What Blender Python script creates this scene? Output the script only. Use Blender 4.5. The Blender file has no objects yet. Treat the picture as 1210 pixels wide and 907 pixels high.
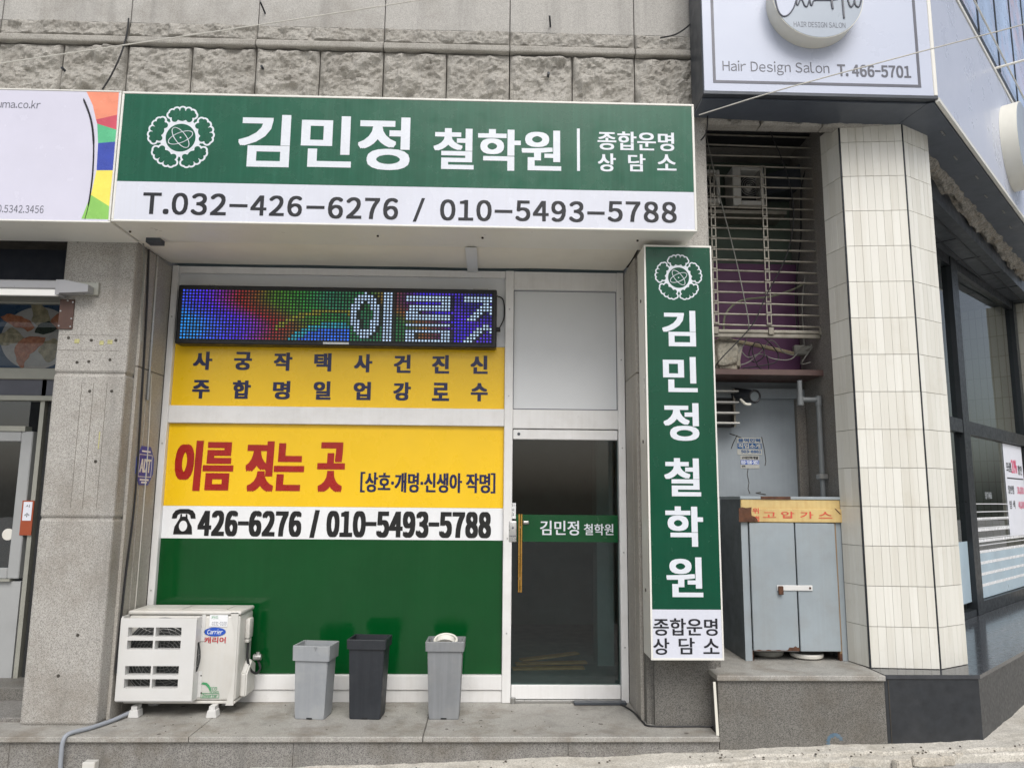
import bpy, bmesh, math, random
from mathutils import Vector, Matrix, noise
random.seed(7)
S = bpy.context.scene
COL = S.collection
R = math.radians

# ------------------------------------------------------------------ camera
YAW, PITCH, ROLL = R(1.574), R(8.517), R(.483)
CAM = Vector((0, -6.0, 1.505))
fw = Vector((math.sin(YAW)*math.cos(PITCH), math.cos(YAW)*math.cos(PITCH), math.sin(PITCH)))
rt0 = Vector((math.cos(YAW), -math.sin(YAW), 0)); up0 = rt0.cross(fw)
rt = rt0*math.cos(ROLL) + up0*math.sin(ROLL); up = up0*math.cos(ROLL) - rt0*math.sin(ROLL)
cd = bpy.data.cameras.new('camera'); cam = bpy.data.objects.new('camera', cd); COL.objects.link(cam)
cd.sensor_fit = 'HORIZONTAL'; cd.sensor_width = 36; cd.lens = 36*900/1210; cd.clip_end = 500; cd.clip_start = .05
m = Matrix.Identity(4)
for i in range(3):
    m[i][0] = rt[i]; m[i][1] = up[i]; m[i][2] = -fw[i]; m[i][3] = CAM[i]
cam.matrix_world = m
S.camera = cam

def ray(px, py): return rt*(px-605) - up*(py-453.5) + fw*900
def U(px, py, y):            # photo measurement -> (x, z) on the vertical plane Y = y
    d = ray(px, py); q = CAM + d*((y-CAM.y)/d.y); return q.x, q.z
ND = Vector((.682, -.731, 0)); DD = Vector((.731, .682, 0))     # chamfered street side of the corner building
def UC(px, py, n):           # photo measurement -> (s, z) on the chamfer plane
    d = ray(px, py); q = CAM + d*((n-CAM.dot(ND))/d.dot(ND)); return q.dot(DD), q.z
MC = Matrix(((DD.x, -ND.x, 0, 0), (DD.y, -ND.y, 0, 0), (0, 0, 1, 0), (0, 0, 0, 1)))   # local (s, -n, z) -> world

# ------------------------------------------------------------------ light
w = bpy.data.worlds.new('World'); S.world = w; w.use_nodes = True
nt = w.node_tree; nt.nodes.clear()
sky = nt.nodes.new('ShaderNodeTexSky'); sky.sky_type = 'NISHITA'; sky.sun_disc = False
SUN_EL, SUN_AZ = 49, 8          # azimuth: degrees to the right of straight in front of the shop
sky.sun_elevation = R(SUN_EL); sky.sun_rotation = R(180-SUN_AZ); sky.dust_density = 4.0; sky.air_density = 1.0
hs = nt.nodes.new('ShaderNodeHueSaturation'); hs.inputs['Saturation'].default_value = .55
bg = nt.nodes.new('ShaderNodeBackground'); bg.inputs['Strength'].default_value = .12
wo = nt.nodes.new('ShaderNodeOutputWorld')
nt.links.new(sky.outputs[0], hs.inputs['Color']); nt.links.new(hs.outputs[0], bg.inputs[0]); nt.links.new(bg.outputs[0], wo.inputs[0])
sl = bpy.data.lights.new('sun', 'SUN'); sl.energy = 1.7; sl.angle = R(38); sl.color = (1, .985, .965)
so = bpy.data.objects.new('sun', sl); COL.objects.link(so)
dirv = -Vector((math.sin(R(SUN_AZ))*math.cos(R(SUN_EL)), -math.cos(R(SUN_AZ))*math.cos(R(SUN_EL)), math.sin(R(SUN_EL))))
so.rotation_euler = dirv.to_track_quat('-Z', 'Y').to_euler(); so.location = (0, -8, 12)
S.view_settings.view_transform = 'Standard'; S.view_settings.look = 'None'; S.view_settings.gamma = 1
S.view_settings.exposure = 0.17

# ------------------------------------------------------------------ materials
def lin(r, g, b):
    f = lambda c: (c/12.92 if c <= .04045 else ((c+.055)/1.055)**2.4)
    return (f(r/255), f(g/255), f(b/255), 1)
class NT:
    def __init__(s, name):
        s.m = bpy.data.materials.new(name); s.m.use_nodes = True; s.t = s.m.node_tree
        s.b = s.t.nodes['Principled BSDF']; s.tc = s.n('ShaderNodeTexCoord')
    def n(s, k, **kw):
        x = s.t.nodes.new(k)
        for a, v in kw.items(): setattr(x, a, v)
        return x
    def l(s, a, b): s.t.links.new(a, b)
    def noise(s, scale, detail=4, rough=.6, stretch=None):
        x = s.n('ShaderNodeTexNoise'); x.inputs['Scale'].default_value = scale; x.inputs['Detail'].default_value = detail; x.inputs['Roughness'].default_value = rough
        if stretch:
            mp = s.n('ShaderNodeMapping'); mp.inputs['Scale'].default_value = stretch
            s.l(s.tc.outputs['Object'], mp.inputs[0]); s.l(mp.outputs[0], x.inputs['Vector'])
        else: s.l(s.tc.outputs['Object'], x.inputs['Vector'])
        return x.outputs['Fac']
    def ramp(s, fac, stops, interp='LINEAR'):
        r = s.n('ShaderNodeValToRGB'); r.color_ramp.interpolation = interp
        e = r.color_ramp.elements
        e[0].position, e[0].color = stops[0][0], stops[0][1]; e[1].position, e[1].color = stops[-1][0], stops[-1][1]
        for p, c in stops[1:-1]:
            q = e.new(p); q.color = c
        s.l(fac, r.inputs[0]); return r.outputs['Color']
    def mix(s, fac, a, b, mode='MIX'):
        x = s.n('ShaderNodeMix', data_type='RGBA', blend_type=mode)
        for v, i in ((fac, 0), (a, 6), (b, 7)):
            if isinstance(v, (int, float)): x.inputs[i].default_value = v
            elif isinstance(v, tuple): x.inputs[i].default_value = v
            else: s.l(v, x.inputs[i])
        return x.outputs[2]
    def gray(s, fac, lo, hi, a, b):
        return s.ramp(fac, [(lo, (a, a, a, 1)), (hi, (b, b, b, 1))])
    def bump(s, h, strength, dist=.01):
        x = s.n('ShaderNodeBump'); x.inputs['Strength'].default_value = strength; x.inputs['Distance'].default_value = dist
        s.l(h, x.inputs['Height']); s.l(x.outputs[0], s.b.inputs['Normal'])
    def out(s, col, rough=.5, metal=0, spec=None):
        if isinstance(col, tuple): s.b.inputs['Base Color'].default_value = col
        else: s.l(col, s.b.inputs['Base Color'])
        if isinstance(rough, (int, float)): s.b.inputs['Roughness'].default_value = rough
        else: s.l(rough, s.b.inputs['Roughness'])
        s.b.inputs['Metallic'].default_value = metal
        if spec is not None: s.b.inputs['Specular IOR Level'].default_value = spec
        return s.m

def granite(name, base, dark, fleck=260, contrast=.6, rough=.75, stain=.35, bump=.25, stainscale=1.6, tint=(120, 104, 82), spec=.4):
    k = NT(name)
    v = k.n('ShaderNodeTexVoronoi'); v.inputs['Scale'].default_value = fleck; k.l(k.tc.outputs['Object'], v.inputs['Vector'])
    bw = k.n('ShaderNodeSeparateColor'); k.l(v.outputs['Color'], bw.inputs[0])
    f1 = k.ramp(bw.outputs[0], [(.18, dark), (.5, base), (.9, tuple(min(1, c*1.25) for c in base[:3])+(1,))])
    n2 = k.noise(55, 5, .75)
    c = k.mix(contrast, base, f1)
    c = k.mix(k.gray(n2, .35, .7, 0, .45), c, tuple(q*.72 for q in base[:3])+(1,))
    st = k.noise(stainscale, 6, .65)
    c = k.mix(k.gray(st, .48, .75, 0, stain), c, lin(*tint))
    s2 = k.noise(1, 5, .7, (7, 7, .5))
    c = k.mix(k.gray(s2, .5, .8, 0, stain*.9), c, tuple(q*.45 for q in base[:3])+(1,))
    k.bump(n2, bump, .004)
    return k.out(c, rough, 0, spec)

def paint(name, col, rough=.4, metal=0, var=.08, scale=5, dirt=0, dirtcol=(95, 84, 66), dscale=4, streak=0, streakcol=None, bump=0, spec=.5, coat=0):
    k = NT(name)
    n = k.noise(scale, 5, .6)
    dk = tuple(q*(1-var*2) for q in col[:3])+(1,); lt = tuple(min(1, q*(1+var)) for q in col[:3])+(1,)
    c = k.ramp(n, [(.3, dk), (.7, lt)])
    if streak:
        s = k.noise(1, 4, .6, (38, 38, .9))
        c = k.mix(k.gray(s, .45, .75, 0, streak), c, streakcol or tuple(min(1, q*1.6+.04) for q in col[:3])+(1,))
    if dirt:
        d = k.noise(dscale, 7, .62)
        c = k.mix(k.gray(d, .47, .85, 0, dirt), c, lin(*dirtcol))
    rn = k.noise(scale*3, 4, .6)
    rg = k.gray(rn, .3, .7, max(.02, rough-.08), min(1, rough+.1))
    if bump: k.bump(k.noise(scale*12, 4, .6), bump, .002)
    m = k.out(c, rg, metal, spec)
    if coat: k.b.inputs['Coat Weight'].default_value = coat
    return m

def glass(name, tint, ior=1.5, gloss=1.0):
    k = NT(name); t = k.t
    tr = k.n('ShaderNodeBsdfTransparent'); tr.inputs[0].default_value = tint
    gl = k.n('ShaderNodeBsdfGlossy'); gl.inputs['Roughness'].default_value = .015; gl.inputs['Color'].default_value = (gloss, gloss, gloss, 1)
    fr = k.n('ShaderNodeFresnel'); fr.inputs['IOR'].default_value = ior
    nz = k.noise(2.2, 2, .5); bp = k.n('ShaderNodeBump'); bp.inputs['Strength'].default_value = .03; bp.inputs['Distance'].default_value = .02
    k.l(nz, bp.inputs['Height']); k.l(bp.outputs[0], gl.inputs['Normal'])
    mx = k.n('ShaderNodeMixShader'); ge = k.n('ShaderNodeNewGeometry'); iv = k.n('ShaderNodeMath', operation='SUBTRACT'); iv.inputs[0].default_value = 1; k.l(ge.outputs['Backfacing'], iv.inputs[1])
    fm = k.n('ShaderNodeMath', operation='MULTIPLY'); k.l(fr.outputs[0], fm.inputs[0]); k.l(iv.outputs[0], fm.inputs[1]); k.l(fm.outputs[0], mx.inputs[0]); k.l(tr.outputs[0], mx.inputs[1]); k.l(gl.outputs[0], mx.inputs[2])
    k.l(mx.outputs[0], t.nodes['Material Output'].inputs[0]); return k.m

M = {}
M['granite'] = granite('upper_granite', lin(180, 178, 173), lin(120, 118, 115), 300, .5, .8, .65, .2, tint=(116, 110, 100))
M['rough_granite'] = granite('rough_granite', lin(170, 167, 160), lin(112, 108, 102), 260, .5, .9, .6, .6, 3.5, tint=(104, 98, 88))
M['pillar_granite'] = granite('pillar_granite', lin(176, 173, 167), lin(88, 86, 82), 300, .7, .7, .65, .15, 2.2, tint=(120, 112, 100))
M['reveal_granite'] = granite('reveal_granite', lin(176, 172, 164), lin(108, 104, 98), 300, .6, .7, .4, .15, 2.0, tint=(128, 118, 102))
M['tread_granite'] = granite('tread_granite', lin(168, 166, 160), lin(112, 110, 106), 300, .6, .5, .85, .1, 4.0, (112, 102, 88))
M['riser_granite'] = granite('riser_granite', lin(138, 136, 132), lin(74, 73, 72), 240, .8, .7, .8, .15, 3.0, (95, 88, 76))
M['plinth_granite'] = granite('plinth_granite', lin(118, 116, 111), lin(60, 59, 57), 260, .8, .6, .5, .12, 3.0, (86, 78, 66))
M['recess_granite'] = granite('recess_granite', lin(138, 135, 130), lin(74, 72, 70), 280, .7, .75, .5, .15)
M['black_stone'] = paint('black_stone', lin(46, 49, 53), .38, 0, .15, 14, .2, (92, 92, 92), 6, spec=.5)
M['black_floor'] = paint('black_floor', lin(66, 68, 72), .12, 0, .12, 9, .18, (110, 108, 104), 5)
M['concrete'] = granite('pavement_concrete', lin(206, 202, 192), lin(146, 142, 132), 160, .55, .9, .6, .6, 3.4, (132, 124, 108))
M['kerb_stone'] = granite('kerb_stone', lin(204, 198, 186), lin(140, 134, 122), 140, .5, .9, .6, .6, 5)
M['asphalt'] = granite('road_surface', lin(176, 175, 171), lin(112, 111, 109), 160, .7, .9, .4, .5, 1.4)
M['white_sign'] = paint('white_sign_film', lin(210, 213, 224), .22, 0, .02, 3, .0, (150, 146, 140), 6, .28, lin(200, 201, 206))
M['green_sign'] = paint('green_sign_film', lin(8, 84, 60), .24, 0, .08, 2.5, 0, streak=.24, streakcol=lin(50, 116, 94), spec=.4)  # pale vertical streaks put glossy reflections into the green
M['green_blade'] = paint('green_blade_film', lin(2, 72, 50), .2, 0, .06, 2.5, 0, streak=.1, streakcol=lin(34, 100, 78), spec=.35)
M['green_panel'] = paint('green_window_film', lin(2, 70, 28), .12, 0, .06, 1.5, spec=.45, streak=.08, streakcol=lin(20, 92, 48), dirt=.1, dirtcol=(60, 104, 70), dscale=2)
M['green_door'] = paint('green_door_film', lin(2, 72, 36), .2, 0, .05, 3)
M['yellow'] = paint('yellow_window_film', lin(240, 196, 24), .28, 0, .03, 1.5, .08, (214, 166, 40), 2)
M['white_film'] = paint('white_window_film', lin(232, 234, 236), .25, 0, .02, 3)
M['vinyl_white'] = paint('white_lettering', lin(216, 221, 228), .25, 0, .02, 6)
M['vinyl_ink'] = paint('dark_lettering', lin(14, 17, 26), .55, 0, .05, 6)
M['vinyl_navy'] = paint('navy_lettering', lin(24, 28, 74), .3, 0, .06, 6)
M['vinyl_red'] = paint('red_lettering', lin(160, 26, 18), .3, 0, .06, 6)
M['vinyl_black'] = paint('black_lettering', lin(14, 14, 15), .45, 0, .05, 6)
M['vinyl_gray'] = paint('grey_lettering', lin(92, 94, 104), .35, 0, .05, 6)
M['alu'] = paint('white_aluminium', lin(226, 226, 225), .35, 0, .025, 3, .3, (168, 162, 150), 5, .16, lin(192, 190, 184))
M['alu_trim'] = paint('sign_trim', lin(226, 225, 218), .35, 0, .03, 3, .12, (160, 150, 130), 3)
M['soffit'] = paint('cream_soffit', lin(226, 222, 210), .55, 0, .03, 2, .22, (170, 158, 136), 2.2)
M['grey_panel'] = paint('pale_panel', lin(214, 217, 219), .45, 0, .03, 1.5, .1, (180, 178, 172), 3)
M['black_plastic'] = paint('black_plastic', lin(26, 27, 30), .4, 0, .1, 8)
M['ac_white'] = paint('aircon_casing', lin(204, 203, 198), .42, 0, .025, 4, .25, (168, 156, 134), 5, .12, lin(190, 180, 160))
M['ac_guard'] = paint('aircon_guard', lin(210, 210, 208), .38, 0, .02, 4, .12, (176, 168, 150), 5)
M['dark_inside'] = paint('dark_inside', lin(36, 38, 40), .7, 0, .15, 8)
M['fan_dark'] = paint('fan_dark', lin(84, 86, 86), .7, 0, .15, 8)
M['wire_metal'] = paint('wire_metal', lin(170, 170, 168), .4, .7, .1, 10)
M['bin_light'] = paint('light_grey_plastic', lin(146, 150, 154), .5, 0, .05, 5, .45, (180, 180, 176), 7, .2, lin(166, 168, 170), .2)
M['bin_mid'] = paint('mid_grey_plastic', lin(126, 129, 132), .5, 0, .05, 5, .4, (156, 155, 150), 7, .2, None, .2)
M['bin_dark'] = paint('charcoal_plastic', lin(36, 40, 46), .5, 0, .08, 5, .2, (78, 80, 82), 7, .12, None, .2)
M['tile'] = None
M['grout'] = paint('grout', lin(196, 192, 181), .9, 0, .1, 20)
M['black_trim'] = paint('black_trim', lin(40, 44, 50), .35, .4, .15, 20, .3, (120, 130, 140), 30)
M['steel'] = paint('brushed_steel', lin(178, 178, 176), .32, .9, .06, 10)
M['gal'] = paint('galvanised_bar', lin(140, 136, 126), .42, .55, .12, 14, .4, (98, 76, 56), 20)
M['brass'] = paint('brass_bar', lin(196, 152, 78), .28, .85, .1, 10)
M['cabinet'] = paint('grey_cabinet_paint', lin(150, 160, 166), .4, 0, .06, 2, .3, (128, 122, 110), 6, .13, lin(128, 124, 114), .15)
M['cabinet_shaded'] = paint('shaded_cabinet_paint', lin(96, 104, 108), .5, 0, .1, 4, .3, (70, 66, 60), 6)  # darker copy of the cabinet grey: shade of the sides put into the colour
M['rust'] = paint('rust', lin(88, 58, 42), .85, 0, .25, 20, .4, (120, 74, 40), 16, 0, None, .4)
M['cab_yellow'] = paint('faded_yellow_paint', lin(206, 182, 124), .45, 0, .06, 4, .5, (160, 112, 60), 7, .3, lin(176, 128, 64))
M['cab_red'] = paint('faded_red_lettering', lin(206, 84, 66), .5, 0, .1, 20)
M['plaster'] = paint('grey_plaster', lin(148, 156, 162), .85, 0, .07, 2.2, .3, (110, 114, 116), 3, .15, lin(118, 122, 124), .3)
M['purple'] = paint('purple_board', lin(96, 56, 92), .6, 0, .1, 3, .25, (60, 44, 62), 4)
M['dark_green'] = paint('dark_green_board', lin(84, 98, 86), .65, 0, .12, 2, .4, (48, 54, 50), 3)
M['beam'] = paint('brown_painted_beam', lin(86, 66, 62), .5, 0, .08, 5, .25, (70, 52, 48), 8)
M['rubble'] = granite('rubble_concrete', lin(150, 146, 134), lin(98, 96, 88), 60, .5, .95, .6, .8, 8)
M['cable'] = paint('black_cable', lin(38, 38, 40), .55, 0, .1, 10)
M['cable_grey'] = paint('grey_cable', lin(128, 128, 122), .55, 0, .1, 10)
M['cable_pale'] = paint('pale_wire', lin(196, 194, 186), .5, 0, .05, 10)
M['hose'] = paint('grey_hose', lin(150, 156, 164), .5, 0, .05, 10)
M['pvc'] = paint('grey_pipe', lin(112, 116, 118), .45, 0, .05, 6, .25, (120, 116, 106), 8)
M['salon_white'] = paint('pale_salon_panel', lin(188, 195, 212), .3, 0, .015, 1.0)
M['salon_disc'] = paint('grey_disc_face', lin(162, 172, 184), .35, 0, .03, 3)
M['disc_rim'] = paint('cream_disc_rim', lin(224, 222, 210), .4, 0, .03, 6, .2, (170, 164, 146), 6)
M['dark_metal'] = paint('dark_grey_metal', lin(68, 73, 80), .4, .2, .08, 3, .15, (96, 98, 100), 4)
M['slate_metal'] = paint('slate_canopy', lin(86, 93, 104), .4, .1, .08, 2, .2, (66, 70, 76), 3)
M['broken'] = granite('broken_concrete', lin(150, 147, 140), lin(70, 68, 66), 70, .6, .95, .7, .9, 10)
M['mullion'] = paint('dark_mullion', lin(44, 48, 52), .35, .3, .08, 6)
M['glass_door'] = glass('door_glass', (.66, .76, .75, 1), 1.62)
M['glass_shop'] = glass('shop_glass', (.82, .88, .88, 1), 2.1)
M['frost'] = paint('frosted_film', lin(172, 192, 204), .35, 0, .05, 3)
M['interior'] = paint('interior_wall', lin(150, 166, 165), .8, 0, .1, 2)
M['interior_floor'] = paint('interior_floor', lin(108, 122, 122), .5, 0, .1, 3)
M['wood'] = paint('pale_wood', lin(190, 144, 96), .6, 0, .15, 6, streak=.2)
M['navy'] = paint('navy_canvas', lin(16, 24, 38), .7, 0, .1, 4)
M['awning_grey'] = paint('awning_cassette', lin(164, 164, 166), .35, .3, .05, 4, .15, (120, 118, 114), 8)
M['awning_white'] = paint('awning_valance', lin(240, 240, 236), .5, 0, .02, 4)
M['brown_plate'] = paint('brown_metal_plate', lin(84, 62, 54), .5, .1, .1, 9, .2, (110, 80, 60), 14)
M['olive_alu'] = paint('aged_aluminium', lin(168, 168, 158), .35, .3, .05, 5, .3, (120, 116, 100), 6)
M['grey_door'] = paint('grey_door_frame', lin(164, 166, 166), .4, 0, .04, 4)
M['orange'] = paint('orange_tag', lin(160, 76, 44), .5, 0, .05, 8)
M['print_blue'] = paint('print_blue', lin(62, 88, 118), .3, 0, .12, 4)
M['print_plate'] = paint('print_plate', lin(188, 186, 184), .3, 0, .06, 6)
M['print_prawn'] = paint('print_prawn', lin(196, 132, 100), .3, 0, .2, 30, .8, (150, 66, 40), 34)
M['print_tofu'] = paint('print_dumpling', lin(178, 168, 140), .3, 0, .2, 24, .8, (104, 98, 66), 26)
M['print_herb'] = paint('print_herb', lin(40, 56, 42), .3, 0, .35, 60)
M['adt_blue'] = paint('blue_badge', lin(36, 62, 164), .35, 0, .05, 8)
M['logo_blue'] = paint('logo_blue', lin(36, 82, 180), .35, 0, .05, 8)
M['logo_green'] = paint('logo_green', lin(70, 150, 100), .35, 0, .05, 8)
M['logo_red'] = paint('logo_red', lin(186, 52, 58), .35, 0, .05, 8)
M['pink'] = paint('pink_lettering', lin(226, 72, 120), .35, 0, .05, 8)
M['sw_orange'] = paint('swoosh_orange', lin(236, 146, 116), .25); M['sw_red'] = paint('swoosh_red', lin(204, 84, 100), .25)
M['sw_green'] = paint('swoosh_green', lin(92, 186, 136), .25); M['sw_blue'] = paint('swoosh_blue', lin(58, 76, 168), .25)
M['sw_yellow'] = paint('swoosh_yellow', lin(242, 226, 98), .25); M['sw_lime'] = paint('swoosh_lime', lin(142, 200, 98), .25)
M['paper_blue'] = paint('notice_blue_ink', lin(10, 82, 138), .6, 0, .15, 20)
M['paper'] = paint('notice_paper', lin(182, 182, 176), .7, 0, .08, 14, .3, (140, 136, 122), 10)
M['poster_white'] = paint('poster_white', lin(228, 231, 240), .35, 0, .02, 4)
M['dish'] = paint('white_dish', lin(222, 220, 212), .35, 0, .03, 6, .25, (160, 150, 130), 7)
M['silver'] = paint('silver_lock', lin(190, 190, 188), .3, .6, .04, 10)
M['curtain_a'] = paint('window_poster_blue', lin(176, 198, 230), .3, 0, .12, 2.2, .8, (236, 180, 170), 1.7)
M['drain'] = paint('stain_dark', lin(66, 62, 56), .8, 0, .2, 9)

def tile_mat():
    k = NT('cream_tile'); g = k.n('ShaderNodeNewGeometry')
    c = k.ramp(g.outputs['Random Per Island'], [(0, lin(212, 210, 200)), (1, lin(226, 225, 217))])
    s = k.noise(1, 5, .7, (20, 20, .7))
    c = k.mix(k.gray(s, .5, .8, 0, .3), c, lin(168, 158, 136))
    d = k.noise(3, 6, .7); c = k.mix(k.gray(d, .55, .8, 0, .25), c, lin(176, 166, 142))
    k.bump(k.noise(9, 2, .5), .06, .003)
    return k.out(c, .22, 0, .5)
M['tile'] = tile_mat()
def brick_mat():
    k = NT('salon_tiled_wall'); br = k.n('ShaderNodeTexBrick'); br.offset = 0; br.inputs['Scale'].default_value = 1
    br.inputs['Brick Width'].default_value = .075; br.inputs['Row Height'].default_value = .28; br.inputs['Mortar Size'].default_value = .004
    br.inputs['Color1'].default_value = lin(152, 152, 144); br.inputs['Color2'].default_value = lin(144, 144, 136); br.inputs['Mortar'].default_value = lin(120, 116, 104)
    sp = k.n('ShaderNodeSeparateXYZ'); k.l(k.tc.outputs['Object'], sp.inputs[0])
    ad = k.n('ShaderNodeMath', operation='MULTIPLY'); ad.inputs[1].default_value = 1.37; k.l(sp.outputs[0], ad.inputs[0])
    cb = k.n('ShaderNodeCombineXYZ'); k.l(ad.outputs[0], cb.inputs[0]); k.l(sp.outputs[2], cb.inputs[1]); k.l(cb.outputs[0], br.inputs['Vector'])
    return k.out(br.outputs['Color'], .3)
M['brick_tile'] = brick_mat()
def led_mat():
    k = NT('led_dot'); a = k.n('ShaderNodeVertexColor', layer_name='Col')
    k.l(a.outputs[0], k.b.inputs['Emission Color']); k.b.inputs['Emission Strength'].default_value = 1.0
    return k.out((.02, .02, .02, 1), .4)
M['led'] = led_mat()

# ------------------------------------------------------------------ builders
W = {}
def Bm(): return bmesh.new()
def B(bm, x0, x1, y0, y1, z0, z1, bev=0, seg=1):
    x0, x1 = min(x0, x1), max(x0, x1); y0, y1 = min(y0, y1), max(y0, y1); z0, z1 = min(z0, z1), max(z0, z1)
    vs = [bm.verts.new(p) for p in ((x0,y0,z0),(x1,y0,z0),(x1,y1,z0),(x0,y1,z0),(x0,y0,z1),(x1,y0,z1),(x1,y1,z1),(x0,y1,z1))]
    fs = [bm.faces.new([vs[i] for i in q]) for q in ((0,3,2,1),(4,5,6,7),(0,1,5,4),(1,2,6,5),(2,3,7,6),(3,0,4,7))]
    if bev:
        es = list({e for f in fs for e in f.edges})
        bmesh.ops.bevel(bm, geom=es, offset=bev, segments=seg, affect='EDGES', profile=.5)
    return bm
def box(x0, x1, y0, y1, z0, z1, bev=0, seg=1): return B(Bm(), x0, x1, y0, y1, z0, z1, bev, seg)
def PR(bm, pts, a0, a1, axis='z'):          # polygon prism
    def mk(p, a): return {'z': (p[0], p[1], a), 'y': (p[0], a, p[1]), 'x': (a, p[0], p[1])}[axis]
    lo = [bm.verts.new(mk(p, a0)) for p in pts]; hi = [bm.verts.new(mk(p, a1)) for p in pts]
    n = len(pts)
    bm.faces.new(lo); bm.faces.new(hi[::-1])
    for i in range(n): bm.faces.new((lo[i], hi[i], hi[(i+1) % n], lo[(i+1) % n]))
    bmesh.ops.recalc_face_normals(bm, faces=bm.faces[:])
    return bm
def TU(bm, pts, r, seg=8, caps=True):       # tube through points; r may be a list
    pts = [Vector(p) for p in pts]; n = len(pts); rings = []
    side = None
    for i, p in enumerate(pts):
        t = (pts[min(i+1, n-1)] - pts[max(i-1, 0)])
        t = t.normalized() if t.length > 1e-9 else Vector((0, 0, 1))
        if side is None: side = t.orthogonal().normalized()
        else:
            side = side - t*side.dot(t)
            side = side.normalized() if side.length > 1e-6 else t.orthogonal().normalized()
        b2 = t.cross(side); rr = r[i] if isinstance(r, (list, tuple)) else r
        rings.append([bm.verts.new(p + (side*math.cos(a) + b2*math.sin(a))*rr) for a in (2*math.pi*k/seg for k in range(seg))])
    for a, b in zip(rings, rings[1:]):
        for k in range(seg): bm.faces.new((a[k], a[(k+1) % seg], b[(k+1) % seg], b[k]))
    if caps: bm.faces.new(rings[0][::-1]); bm.faces.new(rings[-1])
    return bm
def smooth_path(pts, n=6):
    pts = [Vector(p) for p in pts]; out = []
    for i in range(len(pts)-1):
        p0, p1, p2, p3 = pts[max(i-1, 0)], pts[i], pts[i+1], pts[min(i+2, len(pts)-1)]
        for k in range(n):
            t = k/n
            out.append(.5*((2*p1)+(p2-p0)*t+(2*p0-5*p1+4*p2-p3)*t*t+(3*p1-p0-3*p2+p3)*t**3))
    out.append(pts[-1]); return out
def disc_pts(cx, cz, rx, rz=None, n=48): return [(cx+rx*math.cos(2*math.pi*k/n), cz+(rz or rx)*math.sin(2*math.pi*k/n)) for k in range(n)]
def obj(name, bm, mat, parent=None, smooth=False, label=None, xf=None):
    if xf is not None: bm.transform(xf)
    me = bpy.data.meshes.new(name); bmesh.ops.recalc_face_normals(bm, faces=bm.faces[:]); bm.to_mesh(me); bm.free()
    o = bpy.data.objects.new(name, me); COL.objects.link(o)
    if mat is not None: me.materials.append(M[mat] if isinstance(mat, str) else mat)
    if parent is not None:
        off = W[parent]; o.parent = parent; W[o] = off.copy(); me.transform(Matrix.Translation(-off))
    else:
        vs = [v.co for v in me.vertices]
        c = Vector(((min(v.x for v in vs)+max(v.x for v in vs))/2, (min(v.y for v in vs)+max(v.y for v in vs))/2, min(v.z for v in vs)))
        me.transform(Matrix.Translation(-c)); o.location = c; W[o] = c
    if smooth:
        for p in me.polygons: p.use_smooth = True
        try: me.set_sharp_from_angle(angle=R(38))
        except Exception: pass
    if label: o['label'] = label
    return o
def tag(o, label, cat, group=None):
    o['label'] = label; o['category'] = cat
    if group: o['group'] = group
    return o
def thing(name, loc, label, cat, group=None):
    o = bpy.data.objects.new(name, None); COL.objects.link(o); o.empty_display_size = .1
    o.location = loc; W[o] = Vector(loc); return tag(o, label, cat, group)
def structure(o): o['kind'] = 'structure'; return o

GLY, TEXTC = {}, {}
def one(c):
    """outline mesh of one character; Latin letters and digits use the full-width forms of the built-in sans face"""
    if c not in GLY:
        k = chr(ord(c)+0xFEE0) if c.isascii() and c != ' ' else c
        cu = bpy.data.curves.new('lettering', 'FONT'); cu.body = k; cu.resolution_u = 4
        o = bpy.data.objects.new('lettering', cu); COL.objects.link(o); bpy.context.view_layer.update()
        me = bpy.data.meshes.new_from_object(o.evaluated_get(bpy.context.evaluated_depsgraph_get()))
        vs = [(v.co.x, v.co.y) for v in me.vertices]; fs = [tuple(p.vertices) for p in me.polygons]
        bpy.data.objects.remove(o); bpy.data.curves.remove(cu); bpy.data.meshes.remove(me)
        GLY[c] = (vs, fs)
    return GLY[c]
def glyphs(s, gap=.10, shear=0.0):
    key = (s, gap, shear)
    if key not in TEXTC:
        vs, fs, pen = [], [], 0.0
        dw = max(max(v[0] for v in one(d)[0])-min(v[0] for v in one(d)[0]) for d in '0248') if any(c.isdigit() for c in s) else 0
        for c in s:
            if c == ' ': pen += .30; continue
            g, f = one(c); a, b = min(v[0] for v in g), max(v[0] for v in g)
            if c == '-' and len(s) > 1: g = [(a+(v[0]-a)*.42/(b-a), v[1]) for v in g]; b = a+.42
            if c.isascii():
                wd = b-a; cell = dw if c.isdigit() else wd; ox = pen-a+(cell-wd)/2; adv = cell+gap
            elif c == '·': wd = b-a; ox = pen-a+.08; adv = wd+.16
            else: ox = pen; adv = .92
            n0 = len(vs); vs += [(v[0]+ox+shear*v[1], v[1]) for v in g]; fs += [tuple(q+n0 for q in p) for p in f]; pen += adv
        x0, x1 = min(v[0] for v in vs), max(v[0] for v in vs); y0, y1 = min(v[1] for v in vs), max(v[1] for v in vs)
        if s == '-' : y0, y1 = y0, max(y1, y0+.01)
        TEXTC[key] = ([((v[0]-x0)/(x1-x0), (v[1]-y0)/(y1-y0)) for v in vs], fs)
    return TEXTC[key]
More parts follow.
